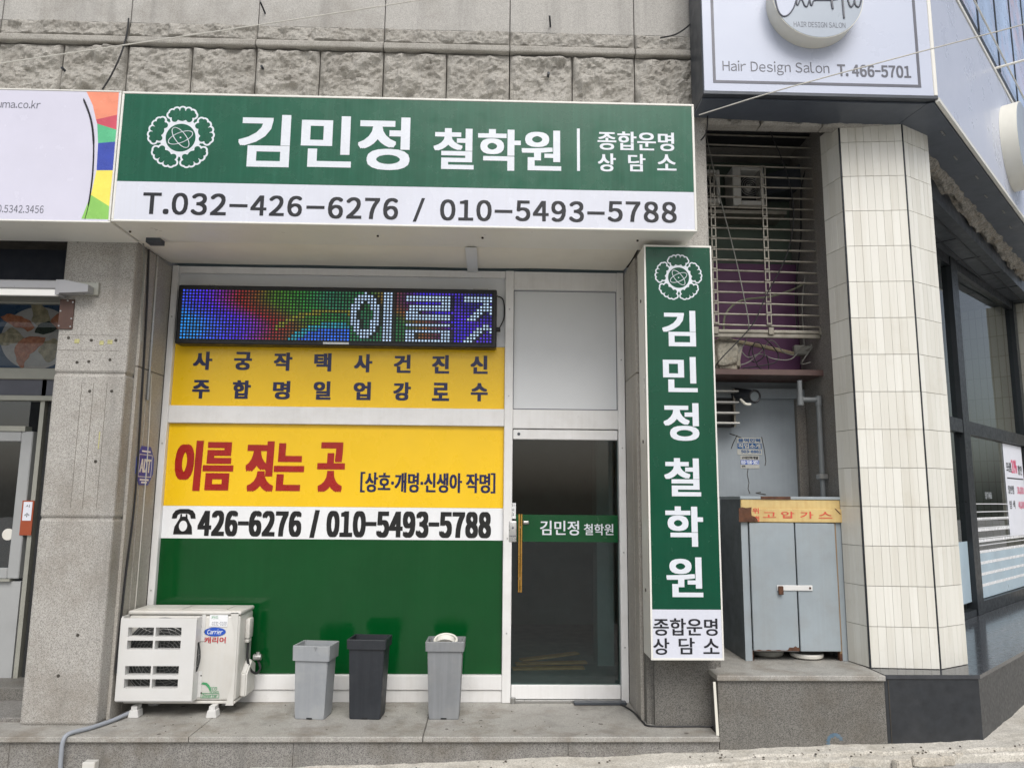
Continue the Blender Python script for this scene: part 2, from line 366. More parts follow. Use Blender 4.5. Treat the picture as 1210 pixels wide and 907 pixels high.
def write(bm, s, x0, x1, z0, z1, y, fat=0.0, tall=None, gap=.10, shear=0.0, off=0):
    """fat / tall: extra stroke radius as a share of the letter height"""
    H = z1-z0
    if s in '/-' :
        if s == '-': pts = [(x0, z0), (x1, z0), (x1, z1), (x0, z1)]
        else: wd = (.075+1.7*fat)*H; pts = [(x0, z0), (x0+wd, z0), (x1, z1), (x1-wd, z1)]
        bm.faces.new([bm.verts.new((p[0], y, p[1])) for p in pts]); return bm
    vs, fs = glyphs(s, gap, shear)
    fx = fat*H; fz = (fat*.55 if tall is None else tall)*H
    sh = [(0, 0)] if fx <= 0 else [(0, 0)]+[(fx*a, fz*b) for a in (-1, 0, 1) for b in (-1, 0, 1) if a or b]
    for i, (sx, sz) in enumerate(sh):
        q = [bm.verts.new((x0+fx+v[0]*(x1-x0-2*fx)+sx, y-.00004*i, z0+fz+v[1]*(H-2*fz)+sz)) for v in vs]
        for f in fs:
            try: bm.faces.new([q[k] for k in f])
            except ValueError: pass
    return bm
def pw(bm, s, px0, py0, px1, py1, y, **kw):     # lettering by its measured rectangle in the photograph, on plane Y=y
    xa, za = U(px0, (py0+py1)/2, y); xb, zb = U(px1, (py0+py1)/2, y); cx = (px0+px1)/2
    z1 = U(cx, py0, y)[1]; z0 = U(cx, py1, y)[1]
    return write(bm, s, xa, xb, z0, z1, y, **kw)
def lettering(parent, mat, items, y, name='lettering', xf=None, label=None, **kw):
    for it in items:
        k = dict(kw)
        if len(it) > 5: k.update(it[5])
        obj(name, pw(Bm(), *it[:5], y, **k), mat, parent, xf=xf, label=label)
def many(name, boxes, mat, parent, bev=0, xf=None, smooth=False):      # each box a part of its own
    return [obj(name, box(*b, bev), mat, parent, smooth, xf=xf) for b in boxes]
def rect(px0, py0, px1, py1, y):
    x0 = (U(px0, py0, y)[0]+U(px0, py1, y)[0])/2; x1 = (U(px1, py0, y)[0]+U(px1, py1, y)[0])/2
    z1 = (U(px0, py0, y)[1]+U(px1, py0, y)[1])/2; z0 = (U(px0, py1, y)[1]+U(px1, py1, y)[1])/2
    return x0, x1, z0, z1

def emblem(parent, cx, cz, Rr, y, green):
    def petal(bm, ang, grow, yf):
        sp = [(.335*math.cos(math.pi*q/6), .01+.165*math.sin(math.pi*q/6), .105) for q in range(7)]+[(.21, -.115, .12), (-.21, -.115, .12), (0, 0, .2), (.17, 0, .18), (-.17, 0, .18)]
        for q, (u, v, r_) in enumerate(sp):
            v += .69; x, z = u*math.cos(ang)+v*math.sin(ang), -u*math.sin(ang)+v*math.cos(ang)
            PR(bm, disc_pts(cx+x*Rr, cz+z*Rr, (r_+grow)*Rr, None, 28), y, yf-.00003*q, 'y')
    bm = Bm()
    for k in range(5): petal(bm, k*2*math.pi/5, .022, y-.0010-.00005*k)
    star = []
    for k in range(10):
        r_ = .46 if k % 2 == 0 else .60; a = k*math.pi/5
        star.append((cx+Rr*r_*math.sin(a), cz+Rr*r_*math.cos(a)))
    PR(bm, star[::-1], y, y-.0020, 'y')
    PR(bm, disc_pts(cx, cz, .49*Rr), y, y-.0022, 'y')
    e = obj('emblem', bm, 'vinyl_white', parent)
    bm = Bm()
    for k in range(5): petal(bm, k*2*math.pi/5, -.032, y-.0026-.00005*k)
    PR(bm, disc_pts(cx, cz, .43*Rr), y, y-.0032, 'y')
    obj('inlay', bm, green, e)
    bm = Bm()
    for sgn in (1, -1):
        pts = []
        for k in range(41):
            t = 2*math.pi*k/40; u, v = .37*Rr*math.cos(t), .155*Rr*math.sin(t); a = R(25) if sgn > 0 else R(-52)
            pts.append((cx+u*math.cos(a)-v*math.sin(a), y-.005, cz+u*math.sin(a)+v*math.cos(a)))
        TU(bm, [(p[0], y-.0034, p[2]) for p in pts], .010*Rr+.0006, 6, False)
    TU(bm, [(cx, y-.003, cz), (cx, y-.0045, cz)], .025*Rr, 8)
    obj('orbit', bm, 'vinyl_white', e)
    return e

def rough_face(bm, x0, x1, z0, z1, y, depth, seed, n=.014, edge=.022):
    nx, nz = max(3, int((x1-x0)/n)), max(3, int((z1-z0)/n)); g = []
    for j in range(nz+1):
        row = []
        for i in range(nx+1):
            x = x0+(x1-x0)*i/nx; z = z0+(z1-z0)*j/nz
            d = min(i/nx*(x1-x0), (1-i/nx)*(x1-x0), j/nz*(z1-z0), (1-j/nz)*(z1-z0))/edge
            p = Vector((x+seed*3.7, z-seed*1.3, seed))
            wq = p+Vector((noise.noise(p*9), noise.noise(p*9+Vector((5, 2, 1))), 0))*.035
            f = .50+.45*noise.noise(p*3.5)
            for sc_, am in ((7.5, .6), (17, .34)):
                dd, pt = noise.voronoi(wq*sc_); hh = 0; ws = 0
                for d_, c_ in zip(dd[:3], pt[:3]):
                    w_ = math.exp(-d_*9); tl = noise.noise_vector(c_*5.3); hh += w_*(noise.noise(c_*7.7+Vector((9, 4, 2)))*1.3+(wq*sc_-c_).dot(tl)*.9); ws += w_
                f += am*hh/ws
            f += .16*noise.noise(p*26)+.12*noise.noise(p*52)
            pf = min(1, max(0, d+.5*noise.noise(p*9)*min(1, d)))
            row.append(bm.verts.new((x, y-depth*max(0, f)*pf**.6, z)))
        g.append(row)
    for j in range(nz):
        for i in range(nx): bm.faces.new((g[j][i], g[j][i+1], g[j+1][i+1], g[j+1][i]))
    return bm

# ------------------------------------------------------------------ ground
def gz(x): return -.147+.034*max(-7, min(9, x))
bm = Bm(); nx, ny = 520, 56
def edge_y(x): return (-1.035 if x > 1.7 else -1.035-.09*min(1, (1.7-x)/.8)) + .05*noise.noise(Vector((x*2.1, 3, 0)))+.035*noise.noise(Vector((x*9, 1, 0)))
g = []
for j in range(ny+1):
    row = []
    for i in range(nx+1):
        x = -7+17*i/nx; e = edge_y(x); t = j/ny; y = e+(-.6-e)*t
        h = .012*noise.noise(Vector((x*3, y*3, 5)))+.006*noise.noise(Vector((x*14, y*14, 2)))
        yc = -.955+.05*noise.noise(Vector((x*1.1, 7, 0)))+.022*noise.noise(Vector((x*6, 9, 0)))+.01*noise.noise(Vector((x*21, 4, 0)))-.02*max(0, x-2.2)
        ga = max(0, min(1, (x-1.55)/.5)); wg = .008+.009*max(0, noise.noise(Vector((x*4, 2, 2))))
        h -= ga*.075*math.exp(-((y-yc)/wg)**2)
        if y < yc: h -= ga*(.012+.012*noise.noise(Vector((x*7, 3, 8))))
        if j == 0: h -= .012
        row.append(bm.verts.new((x, y, gz(x)+h)))
    g.append(row)
far = [bm.verts.new((-7+17*i/nx, 9, gz(-7+17*i/nx))) for i in range(nx+1)]; g.append(far)
low = [bm.verts.new((v.co.x, v.co.y-.005, v.co.z-.09)) for v in g[0]]; g.insert(0, low)
for a, b in zip(g, g[1:]):
    for i in range(nx): bm.faces.new((a[i], a[i+1], b[i+1], b[i]))
structure(obj('pavement', bm, 'concrete'))
bm = Bm(); g = []
for j in range(41):
    row = []
    for i in range(121):
        x = -60+i; y = -60+j*3
        row.append(bm.verts.new((x, y, gz(x)-.06)))
    g.append(row)
for a, b in zip(g, g[1:]):
    for i in range(120): bm.faces.new((a[i], a[i+1], b[i+1], b[i]))
structure(obj('road', bm, 'asphalt'))
kerb_lab = ['long flat broken kerb stone lying in the crack below the black plinth', 'squarish broken kerb stone beside the long flat one', 'small broken kerb lump near the black plinth corner', 'thin kerb sliver under the dark granite plinth', 'narrow pale kerb chip left of the long flat kerb stone']
for i, (px, py, lx, ly) in enumerate([(1096, 897, .2, .06), (1118, 896, .085, .065), (1133, 894, .07, .035), (990, 901, .13, .04), (1066, 900, .11, .05)]):
    d = ray(px, py); q = CAM+d*((gz(2.9)-.03-CAM.z)/d.z)
    bm = Bm(); rp = []
    for k in range(9):
        a = 2*math.pi*k/9; rr = 1+.3*noise.noise(Vector((k*1.7, i*3.1, 0)))
        cxx = math.copysign(abs(math.cos(a))**.55, math.cos(a)); cyy = math.copysign(abs(math.sin(a))**.55, math.sin(a))
        rp.append((q.x+lx*.5*rr*cxx, q.y+ly*.6*rr*cyy))
    PR(bm, rp, gz(q.x)-.06, gz(q.x)-.004); bmesh.ops.bevel(bm, geom=bm.edges[:], offset=.006, segments=2, affect='EDGES')
    tag(obj('kerb_stone', bm, 'kerb_stone'), kerb_lab[i], 'kerb stone', 'broken kerb stones along the pavement edge')

# ------------------------------------------------------------------ granite building
YW = -.63
bld = thing('granite_building', (-.7, -.3, 0), 'grey granite building with a rough-hewn stone band above the green shop sign', 'building')
xj = [-2.758+.9556*k for k in range(-3, 7)]
bm = Bm()
for a, b in zip(xj, xj[1:]):
    for z0, z1 in ((5.03, 6.1), (6.105, 7.2)):
        B(bm, a+.003, min(b, 3.0)-.003, YW, YW+.1, z0, z1, .003)
obj('smooth_panel', bm, 'granite', bld)
bm = Bm()
for i, (a, b) in enumerate(zip(xj, xj[1:])): rough_face(bm, a+.002, b-.002, 4.9, 5.028, YW, .05, i+20, .008, .016)
obj('ledge', bm, 'rough_granite', bld)
bm = Bm()
for a, b in zip(xj, xj[1:]): B(bm, a+.002, b-.002, YW-.045, YW+.1, 4.845, 4.898, .012, 2)
obj('drip_moulding', bm, 'rough_granite', bld)
bm = Bm(); k = 0
for a, b in zip(xj, xj[1:]):
    mid = (a+b)/2
    for p, q in ((a, mid), (mid, b)):
        k += 1; rough_face(bm, p+.004, q-.004, 4.32, 4.84, YW+.01, .075, k, .0105, .04)
        B(bm, p+.004, q-.004, YW+.012, YW+.1, 4.32, 4.84)
obj('rough_block', bm, 'rough_granite', bld)
obj('backing_wall', box(-5.4, 1.6, YW+.11, -.12, 3.34, 7.2), 'drain', bld)
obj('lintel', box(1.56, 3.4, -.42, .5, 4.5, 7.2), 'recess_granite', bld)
def pillar(x0, x1, joints, name='pillar'):
    bm = Bm()
    for a, b in zip(joints, joints[1:]): B(bm, x0, x1, YW, .12, a+.004, b-.004, .018, 2)
    B(bm, x0+.01, x1-.01, YW+.012, .11, joints[0], joints[-1])
    return obj(name, bm, 'pillar_granite', bld)
pl = pillar(-3.075, -2.575, [0, 1.344, 2.347, 3.38])
pillar(1.085, 1.6, [.62, 1.30, 2.43, 4.49])
bm = box(1.085, 1.6, YW, .12, .0, .616)
bmesh.ops.bevel(bm, geom=[e for e in bm.edges if abs(e.verts[0].co.z-e.verts[1].co.z) > .3], offset=.045, segments=5, affect='EDGES')
obj('pillar_base', bm, 'plinth_granite', bld, True)
# stripped strip lines and glue spots left on the first pillar
bm = Bm()
for px in (92, 106, 122):
    xa = U(px+3, 470, YW)[0]; B(bm, xa, xa+.003, YW-.001, YW+.01, U(px, 600, YW)[1], U(px, 452, YW)[1])
xa = U(95, 420, YW)[0]
B(bm, -3.06, -2.63, YW-.001, YW+.01, 2.51, 2.512); B(bm, -3.06, -2.63, YW-.001, YW+.01, 2.62, 2.622)
obj('incised_line', bm, paint('worn_joint', lin(112, 107, 99), .8, 0, .2, 30), pl)
bm = Bm()
for px, py, wd in ((91, 403, .035), (120, 405, .03), (130, 404, .035), (117, 520, .007)):
    xx, zz = U(px, py, YW); hh = .03 if wd > .02 else .12
    B(bm, xx-wd/2, xx+wd/2, YW-.003, YW+.01, zz-hh/2, zz+hh/2, .002)
obj('glue_spot', bm, paint('old_glue', lin(186, 182, 130), .9, 0, .2, 30), pl)
bm = Bm()
for px, py in ((92, 285), (130, 285), (81, 399), (108, 402), (137, 402), (105, 427), (66+25, 428), (130, 425), (113, 545), (92, 750), (106, 462), (132, 462), (69, 838-40)):
    xx, zz = U(px, py, YW); TU(bm, [(xx, YW-.002, zz), (xx, YW+.01, zz)], .011, 10)
obj('drill_hole', bm, 'drain', pl)
# reveal slabs beside the shopfront
for xa, xb in ((-2.577, -2.553), (1.062, 1.087)):
    bm = Bm()
    for a, b in ((0, 2.42), (2.426, 3.3)):
        B(bm, xa, xb, -.50, -.34, a, b, .004); B(bm, xa, xb, -.332, -.06, a, b, .004)
    obj('reveal_slab', bm, 'reveal_granite', bld)
# soffit between sign and shopfront
bm = Bm(); g = []
for j in range(13):
    y = -.645+.60*j/12; row = []
    for i in range(25):
        x = -2.57+3.63*i/24; row.append(bm.verts.new((x, y, 3.318+.012*noise.noise(Vector((x*1.3, y*2, 3)))-.012*math.sin(math.pi*j/12)+.022*j/12)))
    g.append(row)
for a, b in zip(g, g[1:]):
    for i in range(24): bm.faces.new((a[i], b[i], b[i+1], a[i+1]))
obj('soffit', bm, 'soffit', bld, True)
x0, x1, z0, z1 = rect(551, 281, 564, 326, -.4)
obj('soffit_strap', box(x0, x1, -.66, -.06, 3.300, 3.304), 'grey_panel', bld)
# inside the shop
bm = Bm(); B(bm, -3.0, -2.6, .1, 3.6, 0, 3.4); B(bm, 1.55, 1.62, .14, 3.6, 0, 3.4); B(bm, -2.6, 1.55, 3.5, 3.6, 0, 3.4); B(bm, -2.6, 1.55, .1, 3.5, 3.34, 3.4)
B(bm, .0, .06, .1, 2.2, 0, 3.3)
obj('inside_wall', bm, 'interior', bld)
obj('inside_floor', box(-2.6, 1.55, .07, 3.5, -.05, .004), 'interior_floor', bld)
bm = Bm(); B(bm, 1.0, 1.15, 1.2, 1.5, 0, 3.3); obj('inside_post', bm, 'interior', bld)

# step in front of the shop
st = thing('granite_step', (-.8, -.4, gz(-.8)), 'low granite entrance step with overhanging slabs below the shop window', 'step')
for a, b in ((-4.9, -3.46), (-3.457, -1.884), (-1.88, -.41), (-.406, 1.497)):
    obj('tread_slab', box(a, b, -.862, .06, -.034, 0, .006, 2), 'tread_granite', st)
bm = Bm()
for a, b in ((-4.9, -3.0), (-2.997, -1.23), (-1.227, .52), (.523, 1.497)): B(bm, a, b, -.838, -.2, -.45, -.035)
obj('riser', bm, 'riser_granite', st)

# plinths
gp = thing('granite_plinth', (2.05, -.4, gz(2)), 'brownish granite plinth carrying the gas cabinet', 'plinth')
obj('top_slab', box(1.5, 2.62, -.83, .35, .335, .37, .006, 2), 'tread_granite', gp)
obj('plinth_wall', box(1.512, 2.618, -.805, .3, -.3, .334), 'plinth_granite', gp)
ux, uz = U(992, 876, -.806)
bm = Bm()
ou = [(ux-.03+(.055+.008*math.sin(a*.9))*math.cos(R(a)), uz+.0+.055*math.sin(R(a))) for a in range(10, 215, 10)]; inn = [(ux-.03+.034*math.cos(R(a)), uz-.002+(.034+.006*math.sin(a*.5))*math.sin(R(a))) for a in range(210, 12, -10)]
for a, b in zip(range(len(ou)-1), range(len(ou)-1)):
    o1, o2 = ou[a], ou[a+1]; i1, i2 = inn[min(len(inn)-1, len(ou)-1-a)], inn[min(len(inn)-1, len(ou)-2-a)]
    bm.faces.new([bm.verts.new((q[0], -.8062, q[1])) for q in (o1, o2, i2, i1)])
obj('paint_mark', bm, paint('blue_chalk', lin(88, 112, 130), .9, 0, .2, 30, .5, (118, 116, 111), 40), gp)
bp = thing('black_plinth', (3.2, -.3, gz(3.2)), 'polished black stone plinth under the tiled column', 'plinth')
def chp(s, n): v = DD*s+ND*n; return (v.x, v.y)
sc = (3.262*DD.x - .8*DD.y)/1.0
n0 = 3.262*ND.x-.8*ND.y
cor = Vector((3.262, -.8, 0)); sC, nC = cor.dot(DD), cor.dot(ND)
obj('plinth_wall', PR(Bm(), [(2.622, -.8), (3.258, -.8), chp(sC+5.4, nC), chp(sC+5.4, 1.2), (2.9, .9), (2.622, .3)], -.35, .345), 'black_stone', bp)
obj('top_slab', PR(Bm(), [(2.624, -.808), (3.264, -.808), chp(sC+5.4, nC+.008), chp(sC+5.4, 1.3), (2.95, .9), (2.624, .3)], .346, .372), 'black_floor', bp)
bm = Bm(); B(bm, 2.645, 2.65, -.8035, -.79, -.2, .34); obj('edge_strip', bm, 'drain', bp)

# ------------------------------------------------------------------ tiled column
tc = thing('tiled_column', (2.9, -.35, .372), 'column clad in narrow cream tiles with black corner trims', 'column')
Pc = [Vector((2.585, -.38, 0)), Vector((2.632, -.60, 0)), Vector((3.096, -.645, 0)), Vector((3.392, -.475, 0)), Vector((3.40, -.1, 0)), Vector((2.75, .1, 0))]
obj('core', PR(Bm(), [((p.x-2.95)*.975+2.95, (p.y+.3)*.96-.3) for p in Pc], .372, 4.36), 'grout', tc)
def tiles(bm, a, b, ncol, z0, z1, rh, inset=.006):
    d = (b-a); L = d.length; d.normalize(); nrm = Vector((d.y, -d.x, 0)); z = z0; r_ = 0
    while z < z1-.02:
        zt = min(z+rh, z1)
        for c in range(ncol):
            s0 = inset+(L-2*inset)*c/ncol+.0008; s1 = inset+(L-2*inset)*(c+1)/ncol-.0008
            tw = random.uniform(-.0008, .0008); tw2 = random.uniform(-.0008, .0008)
            co = []
            for s_, zz, t_ in ((s0, z+.0018, tw), (s1, z+.0018, tw2), (s1, zt-.0018, -tw), (s0, zt-.0018, -tw2)):
                co.append((a+d*s_-nrm*0+nrm*(.006+t_), zz))
            fr = [bm.verts.new((q.x, q.y, zz)) for q, zz in co]; bk = [bm.verts.new((q.x-nrm.x*.015, q.y-nrm.y*.015, zz)) for q, zz in co]
            bm.faces.new(fr)
            for i in range(4): bm.faces.new((fr[i], bk[i], bk[(i+1) % 4], fr[(i+1) % 4]))
        z = zt; r_ += 1
for (a, b, nc_, lab) in ((Pc[0], Pc[1], 3, 'left'), (Pc[1], Pc[2], 8, 'front'), (Pc[2], Pc[3], 6, 'right'), (Pc[3], Pc[4], 6, 'back'), (Pc[4], Pc[5], 11, 'back')):
    bm = Bm(); tiles(bm, a, b, nc_, .374, 4.36, .2735); obj('tile_cladding', bm, 'tile', tc)
for p in (Pc[1], Pc[2]):
    bm = Bm(); TU(bm, [(p.x-.001, p.y-.004, .374), (p.x-.001, p.y-.004, 4.36)], .0058, 6); obj('corner_trim', bm, 'black_trim', tc)

# ------------------------------------------------------------------ shopfront
sf = thing('shopfront', (-.75, 0, 0), 'white aluminium shopfront with yellow and green window panels and a glass door', 'shopfront')
Z = lambda py, px=400: U(px, py, 0)[1]
XL0, XL1, XM0, XM1, XR0, XR1 = -2.553, -2.503, .105, .172, 1.004, 1.06
zb, zh = 0.004, 3.318
many('stile', [(a, b, -.055, .05, 0, zh) for a, b in ((XL0, XL1), (XM0, XM1), (XR0, XR1))], 'alu', sf, .004)
many('head_rail', [(XL1, XM0, -.04, .04, 3.262, zh), (XM1, XR0, -.04, .04, 3.17, zh)], 'alu', sf, .003)
bm = Bm(); B(bm, XL1, XM0, -.045, .04, 2.061, 2.197, .004); obj('middle_rail', bm, 'alu', sf)
obj('bottom_rail', box(XL1, XM0, -.05, .04, .09, .195, .004), 'alu', sf); obj('kick_rail', box(XL1, XM0, -.038, .04, 0, .087, .003), 'alu', sf)
bm = Bm(); B(bm, XM1, XR0, -.04, .04, 2.046, 2.196, .004); obj('transom', bm, 'alu', sf)
obj('filler_panel', box(XL1, XM0, -.012, .02, 2.70, 3.262), 'grey_panel', sf)
obj('transom_panel', box(XM1, XR0, -.014, .02, 2.196, 3.17), 'grey_panel', sf)
bm = Bm()
for a, b, c, d in ((XM1, XM1+.006, 2.2, 3.166), (XR0-.006, XR0, 2.2, 3.166), (XM1, XR0, 3.16, 3.166), (XM1, XR0, 2.2, 2.206)): B(bm, a, b, -.016, 0, c, d)
obj('seal', bm, 'vinyl_gray', sf)
py_ = -.012
p1 = obj('yellow_panel', box(XL1+.001, XM0-.001, py_, .02, 2.199, 2.697), 'yellow', sf)
row1 = [('사', 105, 262, 167, 321), ('궁', 238, 263, 296, 322), ('작', 367, 265, 427, 324), ('택', 498, 267, 554, 326), ('사', 628, 270, 687, 329), ('건', 757, 272, 812, 331), ('진', 881, 273, 937, 333), ('신', 1006, 275, 1062, 334)]
row2 = [('주', 102, 354, 159, 414), ('합', 233, 355, 292, 415), ('명', 364, 357, 420, 417), ('일', 496, 358, 552, 418), ('업', 626, 360, 682, 419), ('강', 755, 361, 812, 421), ('로', 881, 363, 937, 422), ('수', 1007, 364, 1062, 423)]
q5 = lambda t: (t[0], 190+t[1]/2.749, 320+t[2]/2.749, 190+t[3]/2.749, 320+t[4]/2.749)
lettering(p1, 'vinyl_navy', [q5(t) for t in row1+row2], py_-.002, fat=.052, tall=.03)
p2 = obj('yellow_panel', box(XL1+.001, XM0-.001, py_, .02, 1.427, 2.06), 'yellow', sf)
lettering(p2, 'vinyl_red', [q5(t) for t in (('이름', 45, 551, 236, 714), ('짓는', 275, 553, 466, 717), ('곳', 508, 556, 598, 718))], py_-.002, fat=.045, tall=.026, shear=.04)
lettering(p2, 'vinyl_navy', [q5(t) for t in (('[상호·개명·신생아 작명]', 648, 654, 1087, 720),)], py_-.002, fat=.03, tall=.016, gap=.05)
p3 = obj('white_panel', box(XL1+.001, XM0-.001, py_, .02, 1.182, 1.426), 'white_film', sf)
lettering(p3, 'vinyl_black', [q5(t) for t in (('426-6276', 120, 778, 457, 862), ('/', 484, 776, 515, 866), ('010-5493-5788', 538, 780, 1073, 866))], py_-.002, fat=.058, tall=.036, gap=.14)
# telephone pictogram
bm = Bm(); xp, xq, z0, z1 = rect(202.7, 601, 231, 631, py_); wq, hq = xq-xp, z1-z0
P_ = lambda u, v: (xp+wq*u, z0+hq*v)
hs_ = [P_(*t) for t in ((0, .62), (.03, .80), (.14, .94), (.32, 1), (.68, 1), (.86, .94), (.97, .80), (1, .62), (.8, .62), (.76, .76), (.66, .82), (.34, .82), (.24, .76), (.2, .62))]
PR(bm, hs_, py_-.002, py_, 'y')
PR(bm, [P_(*t) for t in ((.36, .80), (.42, .80), (.42, .70), (.58, .70), (.58, .80), (.64, .80), (.66, .64), (.86, .3), (.9, 0), (.1, 0), (.14, .3), (.34, .64))], py_-.0024, py_, 'y')
obj('telephone_symbol', bm, 'vinyl_black', p3)
bm = Bm(); cxx, czz = P_(.5, .33); PR(bm, disc_pts(cxx, czz, wq*.17, hq*.21, 24), py_-.0034, py_, 'y'); obj('dial', bm, 'white_film', p3)
p4 = obj('green_panel', box(XL1+.001, XM0-.001, py_, .02, .197, 1.181), 'green_panel', sf)
# glass door
dz = .02
dl = thing  # (door is a part)
door = obj('door', box(XM1+.006, XR0-.006, -.012, -.002, .123, 1.961), 'glass_door', sf)
many('door_rail', [(XM1+.004, XR0-.004, -.03, .02, 1.962, 2.040), (XM1+.004, XR0-.004, -.03, .02, .022, .122)], 'alu', door, .004)
bx0, bx1, bz0, bz1 = XM1+.03, XR0-.008, U(665, 640, -.016)[1], U(665, 608, -.016)[1]
band = obj('green_band', box(bx0, bx1, -.0165, -.0125, bz0, bz1), 'green_door', door)
lettering(door, 'vinyl_white', [('김민정', 638.2, 614.8, 684.2, 632), ('철학원', 690, 618.5, 724.8, 632)], -.019, fat=.018)
bm = Bm(); hx, hz1 = U(614.8, 607, -.08); hz0 = U(613.5, 699.5, -.08)[1]
B(bm, hx-.014, hx-.002, -.088, -.068, hz0, hz1, .002); B(bm, hx+.003, hx+.016, -.088, -.068, hz0, hz1, .002)
h = obj('handle', bm, 'brass', door)
bm = Bm(); TU(bm, [(hx, -.075, hz1-.1), (hx, -.01, hz1-.1)], .008, 8); TU(bm, [(hx, -.075, hz0+.1), (hx, -.01, hz0+.1)], .008, 8); obj('standoff', bm, 'steel', door)
x0, x1, z0, z1 = rect(601, 615, 610.5, 640, -.03)
bm = Bm(); B(bm, x0, x1, -.06, -.016, z0, z1, .008, 3); lk = obj('lock', bm, 'silver', door, True)
bm = Bm(); B(bm, x0+.004, x1-.004, -.062, -.05, z0+(z1-z0)*.28, z0+(z1-z0)*.31); TU(bm, [((x0+x1)/2, -.06, z0+.09*1.2), ((x0+x1)/2, -.063, z0+.09*1.2)], .008, 12); obj('keyhole', bm, 'vinyl_gray', lk) if False else obj('lock_seam', bm, 'vinyl_gray', door)
bm = Bm()
B(bm, hx+.02, hx+.072, -.03, -.012, bz1-.075, bz1-.045, .010, 3)
obj('inner_handle', bm, 'steel', door)
x0, x1, z0, z1 = rect(602, 594, 609.5, 612.5, -.02)
stk = obj('sticker', box(x0, x1, -.018, -.012, z0, z1), 'white_film', door)
bm = Bm()
for i, ch in enumerate('미세요'): write(bm, ch, x0+.012, x1-.012, z1-.03-.033*i, z1-.008-.033*i, -.0195)
obj('sticker_lettering', bm, 'vinyl_ink', door)
obj('threshold', box(XM1, XR0, -.055, .05, 0.002, .02, .003), 'steel', sf)
bm = Bm(); B(bm, .64, 1.03, -.12, -.056, .001, .022, .004); obj('floor_closer', bm, 'dark_metal', sf)
bm = Bm(); TU(bm, [(.19, -.06, 0), (.19, -.06, .04)], .02, 12); obj('pivot', bm, 'steel', sf)

# LED display over the window
yl = -.13
x0, x1, z0, z1 = rect(208.3, 339, 587, 408.3, yl)
led = thing('led_display', ((x0+x1)/2, yl/2, z0), 'long black dot-matrix display with rainbow lights and white letters', 'display')
obj('housing', box(x0, x1, yl, -.016, z0, z1, .012, 2), 'black_plastic', led)
obj('faceplate', box(x0+.025, x1-.025, yl-.002, yl+.02, z0+.025, z1-.025), 'dark_inside', led)
bm = Bm(); cl = bm.loops.layers.color.new('Col')
import colorsys
NC, NR = 96, 16; fx0, fx1, fz0, fz1 = x0+.035, x1-.035, z0+.035, z1-.035
def glyph_on(c, r_):
    e = ((c-56)/4.6)**2+((r_-7.2)/7.2)**2
    if e <= 1.0 and ((c-56)/2.1)**2+((r_-7.2)/4.6)**2 > 1: return True
    if 62 <= c <= 64 and 0 <= r_ <= 15: return True
    if 69 <= c <= 82:
        if r_ in (1, 2) or r_ in (4, 5) and 70 <= c <= 82: return True
        if r_ == 3 and c >= 80: return True
        if r_ == 6 and c <= 72: return True
        if r_ in (7, 8): return True
        if r_ == 10: return True
        if 12 <= r_ <= 15 and (r_ in (12, 15) or c <= 71 or c >= 80): return True
    if 87 <= c <= 95:
        if r_ in (1, 2): return True
        if 3 <= r_ <= 8 and abs(abs(c-93.5)-(r_-3)*.9) < 1.5: return True
        if r_ >= 10 and abs(abs(c-93.5)-(r_-10)*1.1) < 1.5: return True
    return False
for c in range(NC):
    for r_ in range(NR):
        u, v = (c+.5)/NC, (r_+.5)/NR
        if glyph_on(c, r_): col = (.74, .86, 1.0); br = .85+.15*random.random()
        else:
            t = u+.10*(v-.5)*-1.2+.03*math.sin(v*7)
            stops = [(0, (.10, .55, .95)), (.05, (.16, .35, .95)), (.14, (.28, .12, .95)), (.2, (.5, .08, .6)), (.25, (.55, .08, .1)), (.3, (.45, .22, .06)), (.36, (.25, .45, .08)), (.45, (.12, .5, .16)), (.53, (.1, .42, .3)), (.66, (.1, .4, .2)), (.72, (.5, .3, .1)), (.78, (.3, .1, .3)), (.84, (.2, .1, .95)), (.9, (.3, .14, .9)), (1, (.12, .1, .5))]
            col = stops[-1][1]
            for (a, ca), (b, cb) in zip(stops, stops[1:]):
                if a <= t <= b: f_ = (t-a)/(b-a); col = tuple(ca[i]*(1-f_)+cb[i]*f_ for i in range(3)); break
            if t < 0: col = stops[0][1]
            rq = math.hypot((u-.49)*1.25, (v-1.25)*.34)
            if u < .54 and rq < .17: col = (.12, .4, .95)
            elif u < .54 and rq < .21: col = (.12, .6, .7)
            elif .3 < u < .54 and .27 < rq < .30: col = (.5, .5, .1)
            if .53 < u < .98 and glyph_on(c-1, r_): col = tuple(q*.3 for q in col)
            br = .9*(.85+.3*random.random())
        px_, pz_ = fx0+(fx1-fx0)*u, fz1-(fz1-fz0)*v; rr = .0088
        vs = [bm.verts.new((px_+rr*math.cos(k*math.pi/3), yl-.005, pz_+rr*math.sin(k*math.pi/3))) for k in range(6)]
        f_ = bm.faces.new(vs)
        for lp in f_.loops: lp[cl] = (min(1, col[0]*br)**.9, min(1, col[1]*br)**.9, min(1, col[2]*br)**.9, 1)
d_ = obj('led_dots', bm, 'led', led)
bm = Bm(); TU(bm, [(x1, -.09, (z0+z1)/2-.08), (x1+.03, -.09, (z0+z1)/2-.08)], .02, 10); obj('knob', bm, 'black_plastic', led)
bm = Bm()
for px in (243, 568): xx = U(px, 335, yl)[0]; B(bm, xx-.06, xx+.06, -.1, -.012, z1, z1+.012); B(bm, xx-.06, xx+.06, -.02, -.012, z1, z1+.03)
obj('bracket', bm, 'steel', led)
xx, zz = U(397, 405.5, yl); obj('maker_plate', box(xx-.1, xx+.1, yl-.004, yl, zz-.008, zz+.008), 'grey_panel', led)
